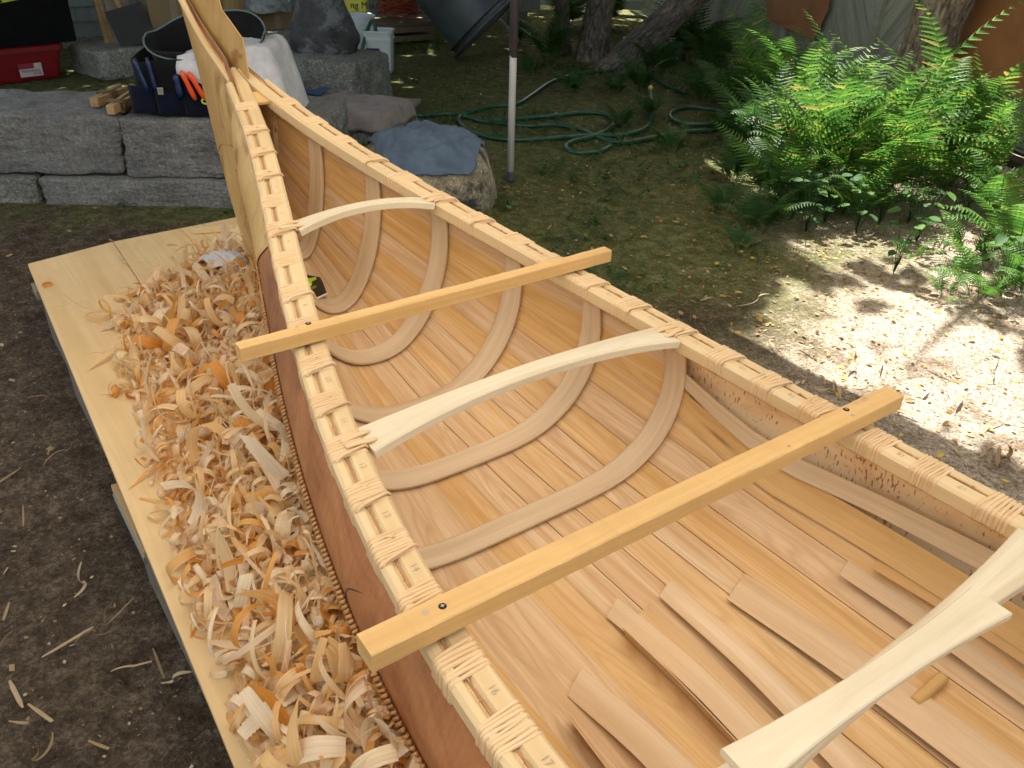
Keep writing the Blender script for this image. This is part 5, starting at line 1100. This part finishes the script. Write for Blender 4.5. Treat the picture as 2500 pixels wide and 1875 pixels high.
# big dark tub leaning
ta = at(985, 128, G); axd = unit(-qx*.62+np.array([0, 0, .78])*1.0+qy*.25); axd = unit(-qx*.60+np.array([0, 0, .60])+qy*.35)
rimdir = unit(qx*.72+np.array([0, 0, .69])); R_ = .62; axd = unit(np.cross(rimdir, unit(qy+np.array([0, 0, .0])))); axd = axd if axd[2] > 0 else -axd; axd = unit(axd+qy*.10)
rimc = ta+rimdir*R_+np.array([0, 0, .03]); e1 = unit(rimdir-axd*np.dot(rimdir, axd)); e2 = np.cross(axd, e1); tub = empty('stock_tub', tuple(ta), 'large dark grey round tub tipped on its rim behind the hose', 'tub')
m_ = MB(); m_.lathe([(.60, 0), (.60, .10), (.585, .105), (.57, .5), (.56, .9), (.5, .95), (0, .95)], rimc, 64, e1, e2); m_.lathe([(.585, .0), (.555, .5), (.545, .9), (0, .92)], rimc, 64, e1, e2)
M_tub = simple('dark_tub_plastic', (.050, .062, .068), .42, .25, 6, .1, bscale=30); reparent(m_.build('tub_shell', [M_tub], smooth=True), tub)
m_ = MB(); m_.tube([rimc+e1*.615*cos(a)+e2*.615*sin(a) for a in np.linspace(0, 2*pi, 64)], .022, 8, cap=False); reparent(m_.build('rolled_rim', [M_tub], smooth=True), tub)
m_ = MB(); m_.tube([rimc+axd*.07+e1*.61*cos(a)+e2*.61*sin(a) for a in np.linspace(0, 2*pi, 64)], .012, 8, cap=False); reparent(m_.build('lower_ridge', [M_tub], smooth=True), tub)
m_ = MB(); p = at(1028, 75, G); m_.box((p[0]-.0, p[1], G+.16), (.14, .14, .34)); tag(m_.build('wood_post_stub', [MW['old']], bevel=.005), 'short wooden stub beside the tipped tub', 'post')

# ================================================================== TENT (pole in view, roof above the frame)
pp = np.array([-1.416, 1.913]); Z0, Z1 = G+.005, 1.62
tent = empty('canopy_tent', (.6, .1, G), 'white pop-up canopy tent over the canoe, one white leg standing on the moss', 'tent')
M_pole = simple('white_pole_paint', (.80, .80, .84), .35, .03); M_foot = simple('dark_grey_foot', (.06, .065, .08), .6); M_strap = simple('dark_maroon_sleeve', (.022, .012, .014), .6)
tops = unit(np.array([.003, -.0, 1]))
for i, (x, y) in enumerate(((pp[0], pp[1]), (3.3, 1.913), (-1.416, -2.1), (3.3, -2.1))):
    m_ = MB(); m_.tube([(x, y, Z0+.05), (x, y, Z1)], .020, 16); reparent(m_.build('tent_leg', [M_pole], smooth=True), tent)
    m_ = MB(); m_.tube([(x, y, Z0), (x, y, Z0+.004), (x, y, Z0+.045), (x, y, Z0+.05)], [.027, .027, .0235, .022], 16); reparent(m_.build('leg_foot', [M_foot], smooth=False), tent)
zt = .17
m_ = MB(); rows = []
for z, cut in ((zt+.7, 1), (zt+.10, 1), (zt+.05, 1), (zt-.005, .95), (zt-.03, .6), (zt-.04, .3)):
    rows.append([(pp[0]+.0235*cos(a), pp[1]+.0235*sin(a), z) for a in np.linspace(-2.0*cut-.3, 1.2*cut+.3, 12)])
m_.grid(rows); o_ = m_.build('dark_sleeve', [M_strap], smooth=True); s_ = o_.modifiers.new('t', 'SOLIDIFY'); s_.thickness = .004; reparent(o_, tent)
m, nt, b = new_mat('canopy_fabric'); b.inputs["Base Color"].default_value = (.75, .73, .69, 1); b.inputs["Roughness"].default_value = .8; tr = N(nt, "ShaderNodeBsdfTranslucent"); tr.inputs[0].default_value = (.66, .625, .57, 1); mx = N(nt, "ShaderNodeMixShader"); mx.inputs[0].default_value = .5
out = [q for q in nt.nodes if q.type == 'OUTPUT_MATERIAL'][0]; nt.links.new(b.outputs[0], mx.inputs[1]); nt.links.new(tr.outputs[0], mx.inputs[2]); nt.links.new(mx.outputs[0], out.inputs[0])
CX0, CX1, CY0, CY1, ZE = -1.6, 3.6, -2.3, 2.15, 1.68
apex = ((CX0+CX1)/2, (CY0+CY1)/2, 2.55); cn = [(CX0, CY0, ZE), (CX1, CY0, ZE), (CX1, CY1, ZE), (CX0, CY1, ZE)]; m_ = MB()
for i in range(4): o = m_.n(); m_.v += [cn[i], cn[(i+1) % 4], apex]; m_.face([o, o+1, o+2])
for i in range(4):
    a, b_ = cn[i], cn[(i+1) % 4]; o = m_.n(); m_.v += [a, b_, (b_[0], b_[1], ZE-.2), (a[0], a[1], ZE-.2)]; m_.face([o, o+1, o+2, o+3])
reparent(m_.build('tent_roof', [m]), tent)
for i in range(4):
    m_ = MB(); a = np.array(cn[i]); b_ = np.array(cn[(i+1) % 4]); m_.box((a+b_)/2+np.array([0, 0, -.03]), (np.linalg.norm(b_-a)-.1, .02, .02), unit(b_-a), unit(np.cross([0, 0, 1], b_-a))); reparent(m_.build('roof_bar', [M_pole]), tent)

# ================================================================== FENCE with diagonal boards, bark sheets
F0 = np.array([-.049, 5.224]); FE = unit(np.array([-.915, .403])); FN = np.array([-FE[1], FE[0]]); FN = FN if FN[1] < 0 else -FN   # towards the camera
M_fen = wood('weathered_grey_green_fence', (.22, .23, .18), (.40, .41, .33), (.54, .54, .46), .7, 10, 120, rough=.85, figure=.4)
fence = empty('board_fence', (F0[0]+FE[0]*2, F0[1]+FE[1]*2, G), 'weathered grey green fence of diagonal boards behind the ferns', 'fence')
def fp(al, z, off=0.0): return np.array([*(F0+FE*al+FN*off), z])
E3 = np.array([*FE, 0]); N3 = np.array([*FN, 0]); zb_, zt_ = G+.10, G+1.9
posts = [-2.6, -1.1, .42, 1.94, 3.45, 5.0, 6.5, 8.0]
for i in range(len(posts)-1):
    a0, a1 = posts[i]+.035, posts[i+1]-.035; m_ = MB(); wd = .135; s = 1 if i % 2 else -1
    u = unit(E3*s*.62+np.array([0, 0, .78])); v = np.cross(N3, u); c0_ = fp((a0+a1)/2, (zb_+zt_)/2)
    for j in range(-12, 13):
        # clip a diagonal strip to the panel rectangle
        ce = c0_+v*j*wd; rect = [(-(a1-a0)/2, -(zt_-zb_)/2), ((a1-a0)/2, -(zt_-zb_)/2), ((a1-a0)/2, (zt_-zb_)/2), (-(a1-a0)/2, (zt_-zb_)/2)]
        poly = [np.array(q) for q in rect]; v2 = np.array([np.dot(v, E3), v[2]])
        for sg, lim in ((1, j*wd+wd/2-.0025), (-1, -(j*wd-wd/2+.0025))):
            out_ = []
            for a in range(len(poly)):
                P1, P2 = poly[a], poly[(a+1) % len(poly)]; d1 = sg*np.dot(P1, v2)-lim; d2 = sg*np.dot(P2, v2)-lim
                if d1 <= 0: out_.append(P1)
                if d1*d2 < 0: out_.append(P1+(P2-P1)*d1/(d1-d2))
            poly = out_
            if len(poly) < 3: break
        if len(poly) >= 3:
            try: m_.poly([c0_+E3*q[0]+np.array([0, 0, q[1]])+N3*RNG.uniform(0, .006) for q in poly][::1], .018, N3, t=RNG.random(), ex=u)
            except Exception: pass
    reparent(m_.build('fence_panel', [M_fen]), fence)
for a in posts: m_ = MB(); m_.box(fp(a, (G+zt_)/2, -.0), (.07, .09, zt_-G+.1), E3, -N3, t=RNG.random()); reparent(m_.build('fence_post', [M_fen], bevel=.004), fence)
m_ = MB(); m_.box(fp(2.7, G+.06, .01), (10.8, .05, .10), E3, -N3); reparent(m_.build('base_board', [M_fen], bevel=.004), fence)
def bsheet(pts, off, label, curl=.02, thick=.004, t=.5):
    P = [atplane(a, b, fp(0, 0, off), N3) for a, b in pts]; m_ = MB(); P = [p+N3*(.012*nz(tuple(p), 2, 2)+curl) for p in P]; m_.poly(P, .006, N3, t=t); o_ = m_.build('bark_sheet', [M_bsh]); return tag(o_, label, 'bark sheet', 'bark sheets on the fence')
M_bsh = simple('orange_brown_bark_sheet', (.30, .125, .045), .6, .3, 2.5, .2, bscale=10)
def dens(pts, n=6):
    out = []
    for i in range(len(pts)): a, b = np.array(pts[i], float), np.array(pts[(i+1) % len(pts)], float); out += [tuple(a+(b-a)*q/n+RNG.normal(0, .8, 2)) for q in range(n)]
    return out
bsheet(dens([(1662, -90), (1800, -90), (1792, 20), (1762, 86), (1700, 62), (1662, 40)]), .05, 'small sheet of brown bark hung on the fence left of the big trunk')
bsheet(dens([(2030, -150), (2420, -150), (2420, 290), (2212, 215), (2110, 180), (2050, 150), (2035, 60)]), .06, 'big sheet of orange brown bark leaning on the fence right of the trunk', .004)
# pipes along the foot of the fence
A = atplane(2040, 250, fp(0, 0, .16), N3); B = atplane(2300, 372, fp(0, 0, .16), N3); m_ = MB(); m_.tube([A+(A-B)*.2, B+(B-A)*.8], .022, 10); tag(m_.build('metal_pipe', [simple('dull_steel', (.30, .32, .34), .25, .2, metal=.9)], smooth=True), 'shiny metal pipe lying along the foot of the fence at the right', 'pipe')
A = A+np.array([0, 0, -.06])+N3*.06; B = B+np.array([0, 0, -.06])+N3*.06; m_ = MB(); m_.box((A+B)/2, (np.linalg.norm(B-A)*1.6, .09, .07), unit(B-A), unit(np.cross([0, 0, 1], B-A))); tag(m_.build('dark_timber', [simple('dark_rotten_timber', (.03, .028, .022), .85, .3, 6, .5)], bevel=.008), 'dark timber on the ground under the metal pipe', 'timber')
# white siding of the house seen past the tub
m_ = MB(); A = at(1120, 60); q = A+np.array([-1.6, 1.4, 0]);
for r_ in range(6): m_.box(q+np.array([0, 0, .12+.13*r_]), (3.4, .03, .125), unit(qx*.97-qy*.24), unit(qy*.97+qx*.24), t=.2*r_)
tag(m_.build('siding_wall', [simple('white_green_siding', (.30, .33, .28), .7, .1)], bevel=.004), 'pale clapboard wall low behind the tub and thin tree', 'wall')
q = at(1410, 118); m_ = MB()
for i in range(7): c_ = q+qx*RNG.uniform(-.55, .55)+np.array([-.3, .6, .04+RNG.uniform(0, .1)]); m_.box(c_, (RNG.uniform(.08, .2), .06, RNG.uniform(.03, .07)), unit(qx+qy*RNG.normal(0, .4)), qy, m=int(i % 3 == 0))
tag(m_.build('litter_heap', [simple('white_scrap', (.6, .65, .72), .3), simple('red_scrap', (.5, .03, .04), .4)], bevel=.01), 'heap of white and red plastic scraps behind the leaning trunk', 'scraps')

# ================================================================== TREES
def bark_mat(name, c0, c1, c2):
    m, nt, b = new_mat(name); v, ti = uvvec(nt, 9, 22); n1 = noise(nt, v, 1, 6, .7, 1.2); v2, _ = uvvec(nt, 2.0, 3.0); n2 = noise(nt, v2, 1, 3, .6, .6)
    cr = ramp(nt, [(.36, c0), (.5, c1), (.66, c2)], n1); cr = mix(nt, ramp(nt, [(.45, (0, 0, 0)), (.6, (1, 1, 1))], n2), cr, mix(nt, 1.0, cr, (1.5, 1.4, 1.2), 'MULTIPLY'))
    nt.links.new(cr, b.inputs["Base Color"]); b.inputs["Roughness"].default_value = .9; bump(nt, n1, 1.0, .03, b); return m
M_tk = bark_mat('rough_grey_bark', (.03, .025, .02), (.11, .095, .08), (.24, .21, .18)); M_tk2 = bark_mat('birch_trunk_bark', (.05, .035, .025), (.20, .16, .12), (.40, .34, .26))
M_lf = flat_mat('tree_leaves', [(0, (.05, .11, .02)), (.5, (.08, .16, .03)), (1, (.12, .20, .04))], .4)
Sh = SUN/SUN[2]                                 # horizontal shift of a shadow per metre of height
LIT = [(.84, 1.30), (.62, 1.62), (.45, 1.92), (.22, 2.33), (-.10, 2.70), (-.55, 2.95), (-1.15, 3.2), (-1.25, 4.5), (-.6, 5.6), (.6, 5.6), (2.6, 4.2), (3.6, 2.4), (3.6, 1.30)]
def lit(x, y):
    if not inpoly(x, y, LIT): return False
    # dapples: soft-edged blots of shade
    v = nz((x*1.0, y*1.0, 12.3), 1.9, 3)+.5*nz((x, y, 2.3), 6.0, 2)
    v += .35*nz((x, y, 7.7), 13, 2)
    if y > 2.75: return v > -.95
    if y < 2.15 and x < 1.45: return v > -.55
    return v > .04
def canopy(label, tr_base, ctr, rads, xr, yr, zr, seed, trunk_pts, trunk_r, tmat, n=5200, lf=.10, cat='tree'):
    """tree whose crown is high above the view: leaves fill the crown where they keep the sun off the ground"""
    e_ = empty('birch_tree', (tr_base[0], tr_base[1], G), label, cat, 'trees of the yard'); q = spline(trunk_pts, 26); rr = np.interp(np.linspace(0, 1, 26), np.linspace(0, 1, len(trunk_r)), trunk_r); m_ = MB(); nn = 18
    T = unit(np.gradient(q, axis=0)); rows = []
    for i in range(26):
        a1 = unit(np.cross(T[i], [0, 1, .1])); b1 = np.cross(T[i], a1); rows.append([q[i]+(a1*cos(a)+b1*sin(a))*rr[i]*(1+.09*nz((cos(a)*1.5, sin(a)*1.5, q[i][2]*2+seed), 2, 4)+.10*max(0, 1-(q[i][2]-G)*5)) for a in np.arange(nn)*2*pi/nn])
    m_.grid(rows, closed=True, flip=True, V=np.arange(nn)*2*pi*rr[0]/nn); reparent(m_.build('trunk', [tmat], smooth=True), e_)
    m_ = MB(); top_ = q[-1]
    for j in range(7): 
        a = seed+j*.9; g_ = np.array([RNG.uniform(*xr), RNG.uniform(*yr), RNG.uniform(*zr)]); m_.tube(spline([q[16+j], (q[16+j]+g_)/2+np.array([0, 0, .3]), g_], 10), np.linspace(rr[-1]*.5+.01, .008, 10), 6)
    reparent(m_.build('limb', [tmat], smooth=True), e_)
    V = []; Fc = []; Tt = []; r0 = RNG
    for i in range(n):
        h = r0.uniform(*zr); x, y = r0.uniform(*xr), r0.uniform(*yr); gx_, gy_ = x-Sh[0]*(h-G), y-Sh[1]*(h-G)
        if lit(gx_, gy_): continue
        if not (-12 < gx_ < 4.5 and -4 < gy_ < 13): continue
        s = lf*r0.uniform(.5, 1.1); nn_ = unit(SUN+r0.normal(0, .45, 3)); ax_ = unit(np.cross(nn_, r0.normal(0, 1, 3))); ay = np.cross(nn_, ax_); c_ = np.array([x, y, h]); o = len(V)
        V += [c_-ax_*s, c_-ay*s*.6, c_+ax_*s, c_+ay*s*.6]; Fc.append((o, o+1, o+2, o+3)); Tt.append(r0.random())
    o_ = raw_obj('shade_crown', V, Fc, Tt, M_lf); reparent(o_, e_)  # unseen leaf mass, added and shaped to shade the ground outside LIT
b1 = at(1280, 128); b2 = at(1345, 148); b3 = at(1215, 112); b4 = at(1982, 215)
def up_(b, dx, dy, h): return np.array([b[0]+dx, b[1]+dy, G+h])
canopy('rough barked tree standing upright just left of the leaning trunk', b1, None, None, (-5.6, -1.65), (-1.6, 6.6), (2.6, 4.6), 1, [up_(b1, 0, 0, -.05), up_(b1, .0, .02, .3), up_(b1, .05, .08, 1.0), up_(b1, .1, .2, 2.2), up_(b1, .2, .3, 3.4)], [.19, .15, .135, .12, .08], M_tk, 23000, .12)
canopy('tree trunk leaning strongly to the right beside the upright one', b2, None, None, (-6.5, .4), (5.2, 12.0), (3.0, 5.0), 2, [up_(b2, -.12, -.28, -.35), up_(b2, 0, 0, .0), up_(b2, .10, .22, .28), up_(b2, .25, .50, .6), up_(b2, .45, .9, 1.1), up_(b2, .8, 1.4, 2.4), up_(b2, 1.0, 1.5, 3.4)], [.24, .19, .155, .14, .13, .11, .07], M_tk, 9000, .16)
canopy('thin ivy covered stem left of the upright tree', b3, None, None, (-12, -3.5), (-1.0, 9.0), (3.0, 5.2), 3, [up_(b3, 0, 0, -.05), up_(b3, -.03, .0, .4), up_(b3, -.08, -.05, 1.2), up_(b3, .0, .0, 2.2), up_(b3, .1, .0, 3.2)], [.10, .07, .065, .06, .04], M_tk, 13000, .18)
tb_ = atplane(1978, 175, fp(0, 0, .32), N3); b4 = np.array([tb_[0], tb_[1], G])
canopy('thick peeling birch trunk between the two bark sheets by the fence', b4, None, None, (-3.6, 2.2), (2.0, 8.2), (2.9, 4.8), 4, [up_(b4, 0, 0, -.05), up_(b4, .01, .0, .4), up_(b4, .05, .02, .9), up_(b4, .1, .1, 1.8), up_(b4, .1, .1, 3.0)], [.23, .19, .185, .17, .11], M_tk2, 9500)

# ================================================================== FERNS AND WEEDS
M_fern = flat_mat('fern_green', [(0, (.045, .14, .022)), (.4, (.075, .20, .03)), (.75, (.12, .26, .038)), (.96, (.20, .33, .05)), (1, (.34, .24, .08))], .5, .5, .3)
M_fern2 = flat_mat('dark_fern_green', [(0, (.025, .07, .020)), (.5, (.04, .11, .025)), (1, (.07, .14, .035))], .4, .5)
def frond_mesh(name, L, arch, npair, mat, rnd, lobes=5, wide=.30):
    """one fern frond growing along +x and up z, base at the origin"""
    mb = MB(); n = 40; q = np.linspace(0, 1, n); a0 = radians(rnd.uniform(72, 86)); ang = a0-arch*q**1.6; ds = L/(n-1)
    x = np.concatenate([[0], np.cumsum(np.cos(ang[:-1])*ds)]); z = np.concatenate([[0], np.cumsum(np.sin(ang[:-1])*ds)]); yb = .04*L*np.sin(q*2+rnd.random()*3); C = np.stack([x, yb, z], 1); T = unit(np.gradient(C, axis=0)); side = unit(np.cross(T, [0, 0, 1.0])); side = np.array([s_ if np.linalg.norm(s_) > .1 else np.array([0, 1, 0]) for s_ in side]); nr = np.cross(side, T)
    mb.tube(C, np.linspace(.0028, .0006, n), 4, t=.3)
    for i in range(npair):
        f = .20+.79*(i/(npair-1)); j = f*(n-1); c = np.array([np.interp(j, range(n), C[:, k]) for k in range(3)]); jj = int(j); t_, s_, n_ = T[jj], side[jj], nr[jj]
        g_ = (f-.20)/.8; ln = L*wide*(sin(pi*min(1, .18+.82*(1-g_)**.8))**.0)*min(1, .55+g_*2.2)*(1-g_)**.75+.006
        for sg in (-1, 1):
            if rnd.random() < .03: continue
            tp = rnd.uniform(.0, 1); droop = rnd.uniform(.15, .45); d_ = unit(s_*sg+t_*.28); l_ = ln*rnd.uniform(.9, 1.08); nl = lobes; o = mb.n(); pts = []
            w_ = l_*.115+.003
            for k in range(nl*2+1):
                u = k/(nl*2); cc_ = c+d_*l_*u-n_*droop*l_*u*u*.6+t_*.10*l_*u*u; ww = w_*(1-u)**.55*(1.0 if k % 2 else .52)+.0004; up2 = n_*ww*.30; pts.append((cc_+t_*ww+up2, cc_, cc_-t_*ww*.9+up2))
            for a, b_, c_ in pts: mb.v += [tuple(a), tuple(b_), tuple(c_)]
            for k in range(nl*2):
                p0 = o+k*3; mb.face([p0, p0+3, p0+4, p0+1], None, 0, tp); mb.face([p0+1, p0+4, p0+5, p0+2], None, 0, tp)
    ob = mb.build(name, [mat]); me = ob.data; bpy.data.objects.remove(ob); return me
rf = random.Random(9)
FM = [frond_mesh('frond', L, ar, 24, M_fern, rf, 5, wd) for L, ar, wd in ((.95, 1.1, .20), (.85, 1.6, .21), (1.0, .8, .19), (.75, 1.9, .22), (.9, 1.3, .18))]
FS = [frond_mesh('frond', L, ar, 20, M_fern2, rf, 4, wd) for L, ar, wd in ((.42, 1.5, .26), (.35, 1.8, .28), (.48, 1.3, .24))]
FB = [frond_mesh('frond', L, ar, 22, M_fern, rf, 4, wd) for L, ar, wd in ((.55, 1.7, .22), (.5, 1.3, .23), (.62, 2.0, .20))]
def fern(px, py, sc, n, meshes, label, group, spread=(.3, 1.0)):
    p = at(px, py); e_ = empty('fern', (p[0], p[1], gz(p[0], p[1])), label, 'fern', group)
    for i in range(n):
        o = bpy.data.objects.new('frond', rf.choice(meshes)); COL.objects.link(o); o.parent = e_; a = 2*pi*i/n+rf.uniform(-.4, .4); o.location = (.03*cos(a), .03*sin(a), 0); k = sc*rf.uniform(.7, 1.1); o.scale = (k, k, k); o.rotation_euler = (rf.uniform(-.3, .3), rf.uniform(-.35, .40), a)
SUNNY = 'tall ferns in the sun'; SHADY = 'small ferns in the shade'; MID = 'ferns at the sunny right edge'
for px, py, s, n in [(1640, 250, 1.0, 11), (1690, 300, 1.0, 12), (1720, 400, .92, 13), (1800, 430, 1.0, 15), (1870, 400, 1.12, 15), (1900, 445, .85, 13), (1960, 430, .95, 14), (2040, 400, 1.05, 14), (2090, 430, .8, 12), (1780, 350, 1.0, 13), (2000, 360, 1.1, 13), (1840, 470, .5, 12), (1690, 440, .6, 11), (2120, 400, .7, 10)]:
    fern(px, py, s, n, FM, 'tall sunlit green fern in the dense clump before the fence', SUNNY)
for px, py, s, n in [(2110, 640, .55, 9), (2190, 560, .9, 10), (2210, 630, .7, 9), (2150, 500, .9, 10), (2040, 650, .3, 6), (1960, 560, .3, 6), (2090, 560, .5, 7)]:
    fern(px, py, s, n, FB, 'low arching fern between the tall clump and the sunny bare ground', MID)
for px, py, s, n in [(1620, 330, 1.3, 11), (1580, 390, .8, 10), (1650, 420, 1.1, 11), (1520, 220, 1.1, 10), (1590, 260, 1.4, 11), (1660, 330, 1.5, 12), (1400, 250, .7, 8), (1340, 280, .6, 8), (1450, 330, .6, 8), (1560, 460, .7, 8), (1640, 500, .8, 9), (1120, 95, 1.4, 9), (1180, 130, 1.3, 9), (1420, 160, 1.3, 10), (1480, 130, 1.8, 11), (1240, 200, .8, 8), (1700, 470, .9, 9), (1600, 540, .5, 7), (1390, 200, .9, 8), (1150, 165, .8, 8), (1540, 160, 1.5, 10), (1330, 200, .7, 8), (1310, 60, 1.9, 10), (1470, 60, 2.0, 10), (1230, 60, 1.8, 9), (1570, 310, .9, 9), (1700, 380, 1.5, 10)]:
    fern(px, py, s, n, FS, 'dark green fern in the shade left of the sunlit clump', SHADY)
# broad leaved weeds
M_weed = flat_mat('weed_green', [(0, (.03, .09, .03)), (.5, (.05, .13, .035)), (1, (.09, .19, .04))], .35, .6, .15)
def weed(px, py, n, s, h, label, group):
    p = at(px, py); m_ = MB(); b_ = np.array([p[0], p[1], gz(p[0], p[1])])
    for i in range(n):
        a = RNG.uniform(0, 6.28); hh = h*RNG.uniform(.3, 1); c_ = b_+np.array([cos(a), sin(a), 0])*RNG.uniform(.1, .9)*s*2.2+np.array([0, 0, hh]); m_.tube([b_, (b_+c_)/2+np.array([0, 0, hh*.2]), c_], .0012, 4, t=.2); d_ = np.array([cos(a), sin(a), RNG.uniform(-.3, .3)]); sd = np.array([-sin(a), cos(a), RNG.normal(0, .2)]); k = s*RNG.uniform(.6, 1.1); rows = []
        for q in np.linspace(0, 1, 5): wv = .45*sin(pi*min(1, q*.93+.07))**.8+.01; rows.append([c_+d_*q*k+sd*r_*wv*k+np.array([0, 0, .12*r_*r_*k-.25*q*q*k]) for r_ in (-1, 0, 1)])
        m_.grid(rows, t=RNG.random())
    return tag(m_.build('weed', [M_weed], smooth=True), label, 'weed', group)
V = []; F = []; T = []
for i in range(9000):
    x, y = RNG.uniform(-6, .2), RNG.uniform(1.2, 7)
    dn = nz((x, y, 33), .8, 3)+.35*np.exp(-((x+1.9)**2+(y-3.6)**2)/1.5)+(.2 if y > 4.2 else -.12)
    if dn < .12 or inpoly(x, y, LIT): continue
    a = RNG.uniform(0, 6.28); L = RNG.uniform(.03, .09); d_ = np.array([cos(a), sin(a), RNG.uniform(.1, .9)]); sd = np.array([-sin(a), cos(a), 0]); b_ = np.array([x, y, gz(x, y)+RNG.uniform(0, .03)]); t = RNG.random()
    for k in range(5):
        q = k/5; c = b_+d_*L*q; o = len(V); w_ = L*.30*(1-q)+.002
        V += [c, c+sd*w_+d_*L*.10, c+d_*L*.16, c-sd*w_+d_*L*.10]; F.append((o, o+1, o+2, o+3)); T.append(t)
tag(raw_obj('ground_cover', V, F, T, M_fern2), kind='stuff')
weed(1100, 445, 14, .035, .06, 'little leafy weed growing at the foot of the white pole', None)
weed(268, 395+48, 6, .025, .04, 'tiny weed sprouting in front of the long low block', None)
weed(485, 505-50, 8, .02, .03, 'tiny weed beside the far end of the platform', None)
weed(2075, 100+470, 10, .05, .12, 'round leaved weed among the low ferns', None)
for px, py in [(1900, 480), (1850, 500), (1960, 480), (1980, 520), (1780, 480), (1820, 460), (2080, 470), (2160, 640), (1740, 500), (1930, 590), (1660, 460)]:
    weed(px, py, 16, .055, .30, 'broad leaved weed growing among the sunlit ferns', 'leafy weeds')
for px, py in [(255, 172), (300, 168), (215, 175), (640, 140), (1010, 160), (900, 180), (1000, 215), (930, 300)]:
    weed(px, py, 9, .03, .05, 'small low weed on the shaded moss near the house', 'low weeds')
